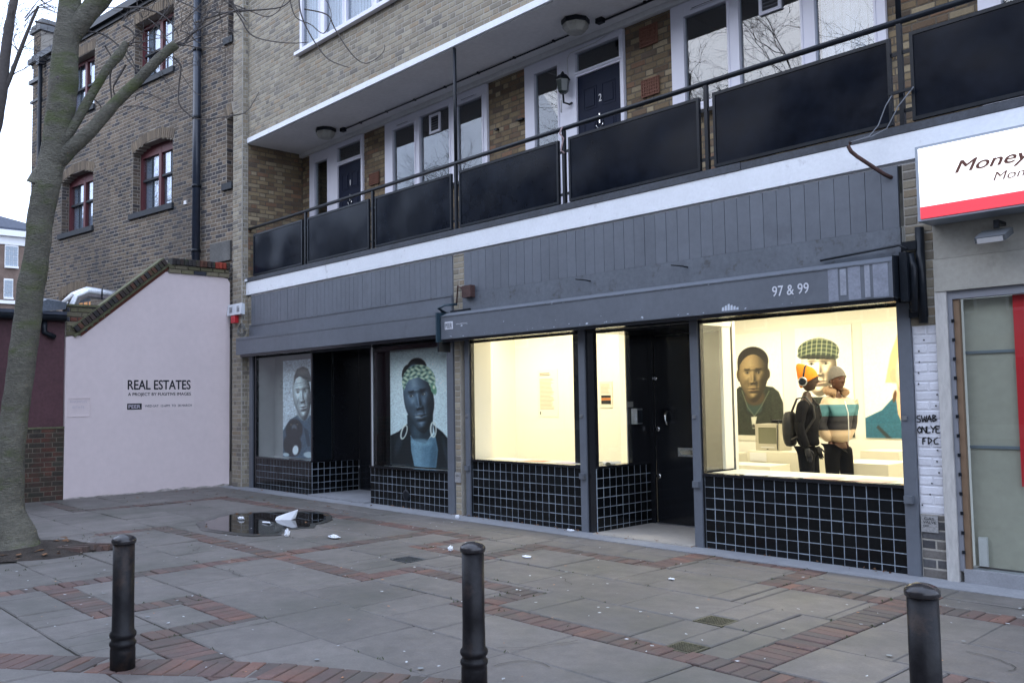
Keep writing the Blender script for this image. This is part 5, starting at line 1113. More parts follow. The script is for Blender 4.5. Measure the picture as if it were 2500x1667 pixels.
for (x, y, L_) in ((-4.55, -4.25, .6), (-4.0, -4.3, .45), (-8.2, -4.3, .5), (-9.9, -4.1, .4), (-7.0, -6.2, .5), (-2.3, -2.2, .5), (-5.9, -2.3, .4)):
    p = Vector((x, y)); a_ = rg.uniform(0, 3.1); pts = [p]
    for k in range(9): a_ += rg.gauss(0, .35); p = p + Vector((math.cos(a_), math.sin(a_))) * L_ / 9; pts.append(p)
    for k, (u_, v_) in enumerate(zip(pts, pts[1:])):
        n_ = Vector((-(v_ - u_).y, (v_ - u_).x)).normalized() * .0035; crk.poly([(*(u_ - n_), .0085), (*(v_ - n_), .0085), (*(v_ + n_), .0085), (*(u_ + n_), .0085)])
tag(crk.build('cracks', BED, fix=False), 'thin dark cracks running across a few paving slabs', 'cracks', kind='stuff')
PLA = mat('white_polystyrene', (.80, .83, .88), .5)
b = MB(); base = (-11.55, -1.98, .012)
pr_ = [(-.20, -.10, 0), (-.02, -.16, 0), (.22, -.05, .0), (.24, .06, .03), (.10, .12, .05), (-.16, .08, .03)]; tp = [(-.21, -.05, .07), (-.05, -.08, .12), (.13, .0, .19), (.30, .08, .26), (.16, .12, .2), (-.12, .08, .11)]
b.v = [(base[0] + p[0] * .8 + .1 * p[1], base[1] + p[0] * .5 + p[1], base[2] + p[2]) for p in [tuple(q * .55 for q in w_) for w_ in pr_ + tp]]
for k in range(6): b.f.append((k, (k + 1) % 6, 6 + (k + 1) % 6, 6 + k)); b.sm.append(False)
b.f += [(5, 4, 3, 2, 1, 0), (6, 7, 8, 9, 10, 11)]; b.sm += [False, False]
tag(b.build('crumpled_food_tray', PLA), 'crumpled white takeaway tray lying in the puddle', 'litter')
crumple((-10.1, -2.75, .01), (.03, .035, .05), 'paper_scrap', 'small upright white paper scrap just right of the puddle', PLA, 1); crumple((-9.55, -2.42, .01), (.10, .05, .02), 'paper_scrap', 'flat white paper scrap on the paving below the puddle', PLA, 2)
crumple((-7.75, -2.05, .01), (.03, .03, .03), 'paper_scrap', 'white paper scrap near the small drain cover', PLA, 3); crumple((-12.05, -2.4, .014), (.08, .04, .02), 'paper_scrap', 'white scrap floating at the left of the puddle', PLA, 4); crumple((-11.4, -2.35, .014), (.12, .03, .012), 'paper_scrap', 'thin white scrap floating in the middle of the puddle', PLA, 5); crumple((-9.75, -.30, .006), (.03, .03, .03), 'paper_scrap', 'small white scrap at the foot of the gallery tiles', PLA, 6); crumple((-7.75, -.12, .006), (.06, .02, .015), 'paper_scrap', 'white scrap against the tiles left of the gallery entrance', PLA, 7)
crumple((-5.05, -1.65, .006), (.035, .02, .008), 'paper_scrap', 'tiny white scrap on the slabs in front of the gallery step', PLA, 8); crumple((-6.85, -1.75, .006), (.07, .03, .01), 'paper_scrap', 'flat white scrap beside the middle bollard head', PLA, 9)

# ================================================================== BOLLARDS
def bollard(x, y, lab):
    t = thing('bollard', lab, 'bollard', (x, y, 0), 'black iron bollards along the pavement edge')
    MB().lathe((x, y, 0), [(.076, -.03), (.076, .125), (.073, .145), (.079, .150), (.082, .162), (.079, .174), (.070, .184), (.070, .196), (.079, .205), (.082, .218), (.079, .232), (.068, .244), (.0655, .40), (.0655, .785)], 32).build('shaft', IRON, t)
    MB().lathe((x, y, .786), [(.066, 0), (.074, .008), (.0755, .022), (.073, .032), (.060, .046), (.035, .057), (.010, .062)], 32).build('cap', mat('bollard_cap_gloss', (.022, .02, .022), .22, ns=(8, 40), na=.3, bs=25, ba=.4, bd=.004), t)
    return t
bollard(-5.95, -6.20, 'black bollard at the left, below the lilac wall'); bollard(-4.02, -4.90, 'black bollard in the middle, in front of the gallery'); bollard(-1.675, -4.32, 'black bollard at the right edge, nearest the camera')
# ================================================================== PORTRAIT PRINTS (flat prints, painted into the mesh's colour attribute)
class Canvas:
    def __init__(s, x0, x1, y0, y1, nx, bg):        # y grows downwards like on paper
        s.x0, s.x1, s.y0, s.y1 = x0, x1, y0, y1; s.nx = nx; s.ny = int(nx * (y1 - y0) / (x1 - x0))
        s.X, s.Y = np.meshgrid(np.linspace(x0, x1, s.nx), np.linspace(y0, y1, s.ny)); s.C = np.zeros((s.ny, s.nx, 3)); s.C[:] = bg
        s.px = (x1 - x0) / nx
    def put(s, m, c, a=1.0): m = np.clip(m, 0, 1)[..., None] * a; s.C = s.C * (1 - m) + np.array(c, float) * m
    def ell(s, cx, cy, rx, ry, rot=0, soft=0.0):
        t = math.radians(rot); dx, dy = s.X - cx, s.Y - cy; u = (dx * math.cos(t) + dy * math.sin(t)) / rx; v = (-dx * math.sin(t) + dy * math.cos(t)) / ry
        r = np.sqrt(u * u + v * v); w = max(soft, s.px * 1.2 / min(rx, ry)); return np.clip((1 + w / 2 - r) / w, 0, 1)
    def E(s, cx, cy, rx, ry, c, rot=0, soft=0.0, a=1.0, within=None):
        m = s.ell(cx, cy, rx, ry, rot, soft)
        if within is not None: m = m * within
        s.put(m, c, a); return m
    def poly(s, P, c, soft=1.5, a=1.0, within=None):
        P = np.array(P, float); ins = np.zeros(s.X.shape, bool); D = np.full(s.X.shape, 1e9)
        for i in range(len(P)):
            x1, y1 = P[i]; x2, y2 = P[(i + 1) % len(P)]
            cond = ((y1 > s.Y) != (y2 > s.Y)); xi = (x2 - x1) * (s.Y - y1) / ((y2 - y1) if y2 != y1 else 1e-9) + x1; ins ^= cond & (s.X < xi)
            dx, dy = x2 - x1, y2 - y1; t = np.clip(((s.X - x1) * dx + (s.Y - y1) * dy) / (dx * dx + dy * dy + 1e-9), 0, 1); D = np.minimum(D, np.hypot(s.X - x1 - t * dx, s.Y - y1 - t * dy))
        w = soft * s.px; m = np.clip(.5 + np.where(ins, D, -D) / w, 0, 1)
        if within is not None: m = m * within
        s.put(m, c, a); return m
    def noise(s, amp, within=None, seed=0, blur=0):
        r = np.random.RandomState(seed).randn(s.ny, s.nx)
        for _ in range(blur): r = (r + np.roll(r, 1, 0) + np.roll(r, 1, 1) + np.roll(r, -1, 0) + np.roll(r, -1, 1)) / 3
        f = 1 + amp * r[..., None]
        if within is not None: f = 1 + (f - 1) * within[..., None]
        s.C = s.C * f
PRM = bpy.data.materials.new('photographic_print'); PRM.use_nodes = True
_a = PRM.node_tree.nodes.new('ShaderNodeVertexColor'); _a.layer_name = 'print'; PRM.node_tree.links.new(_a.outputs[0], PRM.node_tree.nodes['Principled BSDF'].inputs['Base Color']); PRM.node_tree.nodes['Principled BSDF'].inputs['Roughness'].default_value = .55
def hang(cv, name, lab, x0, x1, z0, z1, y, gain=1.0, grp=None):
    """print in the vertical plane y, facing the street"""
    t = thing(name, lab, 'portrait', ((x0 + x1) / 2, y, z0), grp)
    K = cv.C; K = (K * 4 + np.roll(K, 1, 0) + np.roll(K, -1, 0) + np.roll(K, 1, 1) + np.roll(K, -1, 1)) / 8; K[0], K[-1], K[:, 0], K[:, -1] = cv.C[0], cv.C[-1], cv.C[:, 0], cv.C[:, -1]; cv.C = K; cv.noise(.018, None, 11, 1)
    gx = np.linspace(x0, x1, cv.nx); gz = np.linspace(z1, z0, cv.ny); XX, ZZ = np.meshgrid(gx, gz); n = cv.nx * cv.ny; co = np.zeros((n, 3)); co[:, 0] = XX.ravel() - (x0 + x1) / 2; co[:, 2] = ZZ.ravel() - z0; co[:, 1] = -.004
    idx = np.arange(n).reshape(cv.ny, cv.nx); f = np.stack([idx[1:, :-1], idx[1:, 1:], idx[:-1, 1:], idx[:-1, :-1]], -1).reshape(-1, 4)
    me = bpy.data.meshes.new('print'); me.vertices.add(n); me.vertices.foreach_set('co', co.ravel()); me.loops.add(len(f) * 4); me.loops.foreach_set('vertex_index', f.ravel()); me.polygons.add(len(f)); me.polygons.foreach_set('loop_start', np.arange(len(f)) * 4); me.update(calc_edges=True)
    ca = me.color_attributes.new('print', 'FLOAT_COLOR', 'POINT'); c = np.clip(cv.C / 255, 0, 1); c = np.where(c <= .04045, c / 12.92, ((c + .055) / 1.055) ** 2.4) * gain; d = np.ones((n, 4)); d[:, :3] = c.reshape(-1, 3); ca.data.foreach_set('color', d.ravel())
    me.materials.append(PRM); o = bpy.data.objects.new('print', me); COL.objects.link(o); o.parent = t
    B(t, 'mount', WHT, (x0, x1, y - .0005, y + .012, z0, z1)); return t
def face(cv, cx, cy, rx, ry, skin, light, rot=0, brow=(22, 18, 15), lip=(90, 50, 45), gaze=0, lit=(-.4, -.45, .8), amb=.30, browa=.8, sclera=.62, smile=0):
    """face modelled as a relief and lit from one side, then tinted with brows, eyes and lips"""
    t = math.radians(rot); dx, dy = cv.X - cx, cv.Y - cy; u = (dx * math.cos(t) + dy * math.sin(t)) / rx; v = (-dx * math.sin(t) + dy * math.cos(t)) / ry
    g = lambda x, s: np.exp(-(x / s) ** 2); st = lambda x, p, q: np.clip((x - p) / (q - p), 0, 1) ** 2 * (3 - 2 * np.clip((x - p) / (q - p), 0, 1))
    uu = u / (1 - .24 * st(v, .15, 1.0)); un = u - gaze * .25; r2 = uu ** 2 + (v * .98) ** 2
    H = 1.15 * np.sqrt(np.clip(1.04 - r2, 0.0, 2)); s2 = lambda x0, s: g(un - x0, s) + g(un + x0, s)
    H += .10 * g(v + .25, .07) * g(un, .6) - .19 * s2(.40, .19) * g(v + .12, .085) + .085 * s2(.40, .12) * g(v + .10, .05) + .10 * s2(.52, .2) * g(v - .14, .14)
    H += .26 * g(un, .13) * st(v, -.25, .24) * (1 - st(v, .26, .34)) + .15 * s2(.15, .075) * g(v - .27, .05) - .05 * s2(.30, .07) * g(v - .40, .12)
    H += .11 * g(un, .26) * g(v - .475, .032) + .15 * g(un, .23) * g(v - .575, .042) - .10 * g(un, .30) * g(v - .52 + smile * un ** 2, .014) - .07 * g(un, .25) * g(v - .67, .04) + .13 * g(un, .26) * g(v - .83, .09)
    gy, gx = np.gradient(H, cv.px / ry, cv.px / rx); gy = gy * rx / ry * 1.15; n = np.sqrt(gx ** 2 + gy ** 2 + 1); L_ = np.array(lit) / np.linalg.norm(lit); dif = np.clip((-gx * L_[0] - gy * L_[1] + L_[2]) / n, 0, 1)
    hv = L_ + np.array([0, 0, 1]); hv /= np.linalg.norm(hv); sp_ = np.clip((-gx * hv[0] - gy * hv[1] + hv[2]) / n, 0, 1) ** 26
    sh = amb + .95 * dif ** 1.2; col = np.array(skin)[None, None] * sh[..., None]; col = col + (np.array(light) - col) * (.30 * sp_[..., None]); rng = np.random.RandomState(int(cx)); col = col * (1 + .025 * rng.randn(*u.shape)[..., None])
    m = np.clip((1.0 - r2) / .05, 0, 1); mm = m[..., None]; cv.C = cv.C * (1 - mm) + np.clip(col, 0, 255) * mm
    lm = np.maximum(g(un, .27) ** 2 * g(v - .478, .030) ** 2, g(un, .25) ** 2 * g(v - .572, .042) ** 2); cv.put(lm * m, tuple(np.array(lip)), .65); cv.put(g(un, .27) ** 4 * g(v - .522 + smile * un ** 2, .010), (14, 9, 9), .85)
    cv.put((g(un - .09, .045) + g(un + .09, .045)) * g(v - .315, .018) * m, (10, 8, 8), .85)
    for sg in (-1, 1):
        eu = un - sg * .40; hh = .040 * np.clip(1 - (eu / .155) ** 2, 0, 1); al = np.clip((hh - np.abs(v + .10)) / .012, 0, 1); cv.put(al, tuple(np.clip(np.array(skin) * .35 + np.array((205, 205, 198)) * sclera * .75, 0, 255)), .95)
        ir = np.clip((.070 - np.hypot(eu - gaze * .3, (v + .102) * ry / rx)) / .02, 0, 1) * al; cv.put(ir, (16, 13, 12), 1); cv.put(g(eu - gaze * .3 + .02, .014) * g(v + .112, .008) * al, (240, 240, 240), .9)
        cv.put(g(v + .10 + hh, .010) * (np.abs(eu) < .17) * m, (12, 10, 9), .75); cv.put(g(v + .10 - hh, .012) * (np.abs(eu) < .15) * m, tuple(np.array(skin) * .45), .45)
        bv = v + .225 + .25 * (eu * sg - .02) ** 2 * 2; cv.put(g(bv, .024) * np.clip((.23 - np.abs(eu)) / .06, 0, 1) * m, brow, browa)
    return m
# young man in dark hooded jacket
cv = Canvas(297, 738, 250, 1097, 120, (250, 247, 236))
hd = cv.poly([(297, 790), (330, 730), (380, 690), (430, 700), (600, 690), (660, 700), (705, 740), (738, 830), (738, 1097), (297, 1097)], (38, 44, 36)); cv.noise(.12, hd, 2, 2)
cv.E(500, 850, 95, 90, (28, 34, 28), 0, .2); cv.poly([(425, 800), (580, 790), (560, 900), (500, 930), (440, 890)], (42, 62, 60)); cv.E(505, 780, 85, 70, (70, 56, 40), 0, .3)
cv.E(500, 480, 130, 118, (30, 26, 20)); cv.poly([(368, 480), (370, 640), (392, 660), (400, 500)], (32, 27, 21)); cv.poly([(612, 500), (604, 660), (622, 640), (626, 490)], (32, 27, 21))
cv.E(372, 590, 14, 40, (80, 66, 44)); cv.E(626, 590, 14, 40, (52, 42, 30)); fm = face(cv, 498, 600, 121, 222, (124, 106, 76), (196, 180, 140), lip=(104, 76, 60), brow=(28, 24, 18), amb=.36); hm_ = cv.ell(498, 480, 126, 118) * (cv.Y < 425 + ((cv.X - 498) / 118) ** 2 * 95); cv.put(hm_, (30, 26, 20))
for P_ in ([(395, 720), (440, 860), (500, 945)], [(625, 730), (560, 850), (490, 945)]):
    for a_, c_ in zip(P_, P_[1:]): cv.poly([a_, c_, (c_[0] + 7, c_[1]), (a_[0] + 7, a_[1])], (105, 110, 92))
cv.poly([(470, 945), (520, 940), (498, 1040), (480, 1040)], (205, 205, 190)); cv.E(489, 1020, 12, 16, (60, 60, 55)); cv.poly([(325, 920), (335, 905), (350, 935), (342, 945)], (200, 200, 190))
hang(cv, 'portrait_print', 'large portrait of a young man in a dark hooded jacket', -8.71, -7.70, .985, 2.71, 4.985, grp='portrait prints')
# man in checked flat cap
cv = Canvas(862, 1330, 250, 1110, 130, (250, 247, 238))
cv.poly([(862, 900), (960, 800), (1200, 800), (1330, 830), (1330, 1110), (862, 1110)], (40, 48, 42)); face(cv, 1056, 563, 150, 230, (236, 214, 182), (255, 250, 235), brow=(196, 172, 140), lip=(190, 125, 105), amb=.45, sclera=.8)
cap = np.maximum(cv.ell(1056, 440, 172, 98, 2), cv.ell(1050, 480, 170, 44, 4)); cap = cap * (cv.Y < 505 + (cv.X - 1056) * .05); cv.put(cap, (62, 76, 62))
for k in range(9): u = (cv.X - 885 - k * 42 + (cv.Y - 340) * .12); cv.put(cap * np.clip(1.3 - np.abs(u) / 5, 0, 1), (196, 200, 150), .8)
for k in range(5): u = (cv.Y - 352 - k * 32 - ((cv.X - 1056) / 175) ** 2 * 36); cv.put(cap * np.clip(1.3 - np.abs(u) / 4, 0, 1), (190, 196, 150), .75)
cv.put(cv.ell(1056, 492, 160, 22, 3, .6) * cap, (20, 24, 22), .75)
hang(cv, 'portrait_print', 'large portrait of a pale man in a green checked flat cap', -7.45, -6.49, .985, 2.74, 4.985, grp='portrait prints')
# fair haired woman in blue coat
cv = Canvas(1415, 1900, 250, 1108, 120, (250, 247, 238))
cv.poly([(1660, 330), (1760, 300), (1870, 380), (1900, 700), (1560, 700), (1600, 500)], (225, 205, 150)); cv.E(1620, 650, 30, 55, (225, 180, 145), 0, .3); cv.poly([(1640, 700), (1860, 700), (1850, 1108), (1600, 1108)], (226, 190, 155)); face(cv, 1760, 655, 132, 250, (236, 205, 170), (255, 246, 228), brow=(165, 125, 90), lip=(205, 120, 110), amb=.45, sclera=.8)
cm = cv.poly([(1415, 960), (1530, 900), (1625, 790), (1635, 930), (1700, 1108), (1415, 1108)], (38, 96, 122)); cv.poly([(1500, 1010), (1590, 1108), (1555, 1108), (1488, 1030)], (40, 48, 55)); cv.noise(.06, cm, 5, 1); cv.poly([(1900, 900), (1800, 1108), (1900, 1108)], (38, 96, 122)); cv.E(1618, 800, 12, 45, (90, 60, 40), 10)
hang(cv, 'portrait_print', 'large portrait of a fair haired woman in a blue coat, cut by the window edge', -6.32, -5.20, .985, 2.74, 4.985, grp='portrait prints')
# old man with dog
cv = Canvas(283, 440, 605, 1125, 90, (168, 178, 186))
cv.poly([(283, 985), (320, 925), (370, 895), (430, 900), (500, 930), (560, 1000), (560, 1125), (283, 1125)], (52, 72, 88)); cv.noise(.08, None, 3, 2); cv.E(395, 880, 36, 45, (120, 128, 132), 0, .3)
face(cv, 386, 790, 49, 136, (158, 168, 172), (232, 238, 240), rot=-6, brow=(110, 114, 116), lip=(96, 84, 86), smile=.12); cv.E(362, 838, 3, 30, (96, 104, 110), 16, .9, .6); cv.E(414, 836, 3, 30, (90, 98, 104), -16, .9, .6); cv.E(370, 730, 22, 3, (112, 120, 124), -8, .9, .6); cv.E(372, 742, 22, 2.4, (112, 120, 124), -8, .9, .5)
cv.poly([(342, 740), (346, 690), (360, 656), (392, 643), (418, 655), (432, 690), (440, 724), (424, 724), (400, 702), (372, 694), (354, 706)], (66, 68, 70)); cv.E(388, 668, 30, 18, (104, 104, 100), 4, .9, .7); cv.E(410, 706, 24, 7, (44, 46, 48), 18, .6, .8)
dg_ = cv.E(345, 980, 46, 60, (14, 18, 24), 8, .15); cv.E(335, 1060, 50, 62, (16, 20, 26), 0, .15); cv.E(345, 965, 14, 17, (70, 78, 86), 0, .4); cv.E(345, 975, 9, 6, (8, 8, 10)); cv.E(352, 1085, 16, 26, (190, 200, 205), 8, .3); cv.E(328, 950, 4, 4, (90, 80, 60)); cv.E(362, 948, 4, 4, (90, 80, 60)); cv.poly([(395, 960), (420, 980), (430, 1060), (415, 1060)], (30, 45, 58)); cv.E(425, 1105, 30, 16, (150, 165, 172), 0, .3); cv.E(300, 1112, 18, 10, (150, 165, 172), 0, .3)
hang(cv, 'portrait_print', 'grey portrait of an old man in a cap holding a black dog', -15.70, -14.61, .62, 2.47, .25, gain=1.95, grp='portrait prints')
# woman with patterned headwrap
cv = Canvas(855, 1172, 553, 1172, 160, (178, 192, 196)); cv.E(1010, 700, 170, 190, (200, 210, 212), 0, .9, .5)
sh_ = cv.poly([(935, 1030), (985, 1005), (1045, 1040), (1100, 990), (1125, 1060), (1118, 1172), (940, 1172)], (80, 108, 126)); cv.E(1000, 1110, 30, 80, (112, 140, 156), 0, .9, .6, sh_); cv.E(1085, 1120, 18, 80, (50, 72, 88), 6, .9, .7, sh_); cv.E(965, 1140, 12, 60, (52, 74, 90), -6, .9, .6, sh_)
cv.poly([(948, 900), (1085, 890), (1082, 990), (1045, 1050), (985, 1035), (950, 985)], (30, 40, 48)); cv.E(1015, 1045, 58, 20, (108, 138, 154), 0, .6, .7); cv.E(1000, 985, 24, 40, (62, 80, 92), 0, .9, .6)
jk = cv.poly([(855, 1012), (900, 990), (948, 948), (965, 990), (968, 1090), (985, 1172), (855, 1172)], (18, 23, 28)); jk = np.maximum(jk, cv.poly([(1085, 950), (1130, 985), (1172, 1035), (1172, 1172), (1098, 1172), (1108, 1080)], (18, 23, 28))); cv.E(900, 1060, 16, 60, (40, 48, 56), 20, .9, .7, jk); cv.E(1145, 1080, 10, 60, (40, 48, 56), -10, .9, .7, jk); cv.noise(.04, None, 7, 2)
cv.E(1002, 650, 52, 54, (18, 20, 20)); cv.E(985, 635, 22, 20, (44, 48, 48), 0, .9, .7); cv.E(945, 670, 22, 42, (18, 20, 20), 15)
face(cv, 1010, 812, 80, 184, (72, 88, 102), (176, 192, 202), rot=-8, gaze=-.12, brow=(20, 24, 28), lip=(92, 90, 98), smile=.10, sclera=.75, amb=.26); cv.put(np.exp(-((cv.X - 1006) / 15) ** 4) * np.exp(-((cv.Y - 909) / 4.5) ** 2), (176, 184, 186), .75)
wr = np.clip(cv.ell(1010, 722, 88, 90) - cv.ell(1005, 800, 74, 108), 0, 1); wr = np.maximum(wr, cv.poly([(925, 750), (935, 700), (985, 655), (1040, 650), (1085, 690), (1100, 760), (1085, 790), (1065, 730), (1010, 698), (950, 715), (932, 770)], (120, 146, 132), a=0)); cv.put(wr, (120, 148, 134))
pat = (np.sin(cv.X * .22 + 2 * np.sin(cv.Y * .11)) + np.sin(cv.Y * .27 + 1.5 * np.sin(cv.X * .09))); cv.put(wr * (pat > .5), (190, 196, 172), .8); cv.put(wr * (pat < -.9), (48, 74, 62), .8); cv.E(1090, 765, 13, 28, (90, 130, 105), -12, .4); cv.E(1090, 755, 6, 10, (190, 196, 172), 0, .4)
for ex_, ey_, rt in ((930, 992, 18), (1085, 975, 0)): ring = np.clip(cv.ell(ex_, ey_, 17, 42, rt) - cv.ell(ex_ + 1, ey_, 10, 33, rt), 0, 1); cv.put(ring, (190, 196, 190), .95)
hang(cv, 'portrait_print', 'blue-grey portrait of a woman with patterned headwrap and hoop earrings', -12.12, -10.55, .625, 2.47, .25, gain=1.95, grp='portrait prints')

# ================================================================== GALLERY CONTENTS
def plinth(x0, x1, y0, y1, z, lab): return tag(B(None, 'plinth', PLIN, (x0, x1, y0, y1, .018, z)), lab, 'plinth', 'white plinths in the gallery')
plinth(-7.95, -6.80, 3.0, 3.55, .655, 'low white plinth in front of the television plinth'); plinth(-7.62, -6.35, 3.75, 4.35, .815, 'long white plinth carrying the television'); plinth(-8.9, -8.15, 4.2, 4.7, .72, 'small white plinth beneath the hooded portrait')
plinth(-5.62, -4.90, 2.55, 3.3, .79, 'low white plinth right of the two visitors'); plinth(-5.9, -5.35, 3.9, 4.5, .86, 'white plinth behind the visitors by the blue-coat portrait')
tag(B(None, 'caption_card', WHT, (-7.58, -7.30, 3.74, 3.7485, .66, .79)), 'white caption card on the front of the television plinth', 'card')
tv = thing('television', 'beige box television standing on a white plinth', 'television', (-7.3, 3.95, .815)); TVM = mat('beige_tv_plastic', (.42, .39, .31), .5)
B(tv, 'casing', TVM, (-7.54, -7.13, 3.86, 4.20, .817, 1.22)); B(tv, 'bezel', TVM, (-7.54, -7.13, 3.85, 3.859, 1.17, 1.22), (-7.54, -7.13, 3.85, 3.859, .82, .92), (-7.54, -7.49, 3.85, 3.859, .92, 1.17), (-7.18, -7.13, 3.85, 3.859, .92, 1.17))
B(tv, 'screen', mat('tv_screen', (.16, .16, .11), .12), (-7.488, -7.182, 3.852, 3.8595, .922, 1.168)); B(tv, 'control_strip', LG, (-7.45, -7.22, 3.846, 3.8495, .86, .875)); B(tv, 'button', BLM, (-7.35, -7.32, 3.844, 3.8495, .835, .848))
cb = MB(); rg = random.Random(8); P_ = []
for k in range(30): P_.append((-7.22 + rg.uniform(-.14, .12), 4.0 + rg.uniform(-.1, .1), 1.235 + rg.uniform(0, .05)))
cb.tube(P_, .012, 5); cb.tube([(-7.16, 3.90, 1.25), (-7.155, 3.84, 1.2), (-7.16, 3.835, .9), (-7.15, 3.83, .83)], .008, 5); tag(cb.build('cable_bundle', BLM), 'tangle of black cables heaped on top of the television', 'cable')
PPR = mat('paper', (.72, .72, .74), .7); PPP = mat('paper_pink', (.72, .45, .38), .7)
def paper(x, y, w, h, a_, m, lab, z=.8195):
    o = B(None, 'leaflet', m, (x - w / 2, x + w / 2, y - h / 2, y + h / 2, z, z + .003)); o.rotation_euler[2] = a_; return tag(o, lab, 'leaflet', 'papers on the window shelves')
paper(-5.25, .10 + .05, .22, .2, .3, PPR, 'white leaflet at the left end of the right window shelf'); paper(-4.95, .18, .26, .2, .2, PPR, 'white leaflet second from the left on the right window shelf'); paper(-4.5, .2, .34, .26, .1, PPP, 'pink and cream poster sheet on the right window shelf'); paper(-4.0, .2, .36, .26, -.15, PPP, 'pink sheet at the right end of the right window shelf')
paper(-8.7, .26, .32, .2, .2, mat('paper_orange', (.7, .3, .16), .7), 'orange leaflet on the middle window shelf'); paper(-8.1, .24, .28, .2, 0, mat('paper_lilac', (.6, .5, .62), .7), 'pale lilac leaflet on the middle window shelf')
vb = thing('visitors_book', 'open white book on the shelf corner beside the entrance', 'book', (-7.52, .40, .82))
for sg_ in (-1, 1):
    b = MB(); 
    for k in range(5): b.v += [(-7.55 + sg_ * k * .03, .32, .822 + .03 * math.sin(k * .75)), (-7.55 + sg_ * k * .03, .52, .822 + .03 * math.sin(k * .75))]
    b.f = [(2 * k, 2 * k + 1, 2 * k + 3, 2 * k + 2) for k in range(4)]; b.sm = [True] * 4; b.build('page', PPR, vb, fix=False)

# ================================================================== PEOPLE
def skin(name, V, E_, m, parent, loc, rz, s=1.0, sub_=2, root=0):
    me = bpy.data.meshes.new(name); me.from_pydata([v[:3] for v in V], E_, []); o = bpy.data.objects.new(name, me); COL.objects.link(o)
    o.modifiers.new('k', 'SKIN'); sv = me.skin_vertices[0].data
    for i, v in enumerate(V): sv[i].radius = (v[3], v[4]); sv[i].use_root = (i == root)
    md = o.modifiers.new('s', 'SUBSURF'); md.levels = sub_; md.render_levels = sub_
    dg = bpy.context.evaluated_depsgraph_get(); dg.update(); m2 = bpy.data.meshes.new_from_object(o.evaluated_get(dg)); bpy.data.objects.remove(o)
    M_ = Matrix.Rotation(rz, 4, 'Z') @ Matrix.Scale(s, 4); m2.transform(M_); m2.materials.clear(); m2.materials.append(m); m2.name = name
    for p in m2.polygons: p.use_smooth = True
    return link(name, m2, loc, parent)
def place(b, name, m, parent, loc, rz, s=1.0, smooth=None):
    M_ = Matrix.Translation(loc) @ Matrix.Rotation(rz, 4, 'Z') @ Matrix.Scale(s, 4); b.v = [tuple(M_ @ Vector(v)) for v in b.v]
    if smooth is not None: b.sm = [smooth] * len(b.f)
    return b.build(name, m, parent)
def headmesh(cx=0.0, cz=0.0, R=(.108, .084, .142), grow=0.0, fn=None, n1=30, n2=36):
    b = MB()
    for i in range(n1 + 1):
        ph = math.pi * i / n1; z = math.cos(ph); w = math.sin(ph)
        for j in range(n2):
            th_ = 2 * math.pi * j / n2; x, y = w * math.cos(th_), w * math.sin(th_); a_ = math.atan2(y, x); jaw = 1 - .22 * max(0, -z - .1) ; X_ = x * R[0]; Y_ = y * R[1] * jaw; Z_ = z * R[2]
            if fn is None:
                fr = math.exp(-(a_ / .30) ** 2) * (w > .05)
                X_ += fr * (.030 * math.exp(-((z + .20) / .13) ** 2) + .012 * math.exp(-((z - .05) / .2) ** 2) + .011 * math.exp(-((z + .52) / .07) ** 2) + .010 * math.exp(-((z + .80) / .12) ** 2) * 1.3) * math.exp(-(a_ / .22) ** 2 * (1 if -.45 < z < .2 else .2))
                X_ += .010 * math.exp(-(a_ / .7) ** 2) * math.exp(-((z - .22) / .08) ** 2); X_ -= .014 * math.exp(-((abs(a_) - .42) / .18) ** 2) * math.exp(-((z - .06) / .09) ** 2); X_ -= .010 * math.exp(-(a_ / .5) ** 2) * math.exp(-((z + .38) / .05) ** 2)
                if x < 0 and z < -.3: X_ *= .78
            g = 1 + grow; X_, Y_, Z_ = X_ * g, Y_ * g, Z_ * g
            if fn: X_, Y_, Z_ = fn(x, y, z, X_, Y_, Z_)
            b.v.append((cx + X_, Y_, cz + Z_))
    for i in range(n1):
        for j in range(n2): j2 = (j + 1) % n2; b.f.append((i * n2 + j, i * n2 + j2, (i + 1) * n2 + j2, (i + 1) * n2 + j)); b.sm.append(True)
    return b
def hand(b, p, d, side):
    """open relaxed hand: palm and five unequal fingers curling; p wrist, d pointing direction"""
    p, d = Vector(p), Vector(d).normalized(); a_ = Vector((1, 0, 0)); s_ = d.cross(Vector((0, 1, 0))).normalized(); n_ = Vector((0, -side, 0))
    b.tube([p, p + d * .03, p + d * .07, p + d * .10], [.026, .036, .040, .034], 10)
    for k, L_ in enumerate((.062, .075, .07, .055)):
        q = p + d * .09 + s_ * (.027 - .018 * k); b.tube([q, q + d * L_ * .4 - n_ * .004, q + d * L_ * .75 - n_ * .016, q + d * L_ * .95 - n_ * .032], [.0105, .0100, .009, .007], 6)
    q = p + d * .03 + s_ * .03; b.tube([q, q + d * .03 + s_ * .022, q + d * .06 + s_ * .028 - n_ * .01], [.013, .012, .008], 6)
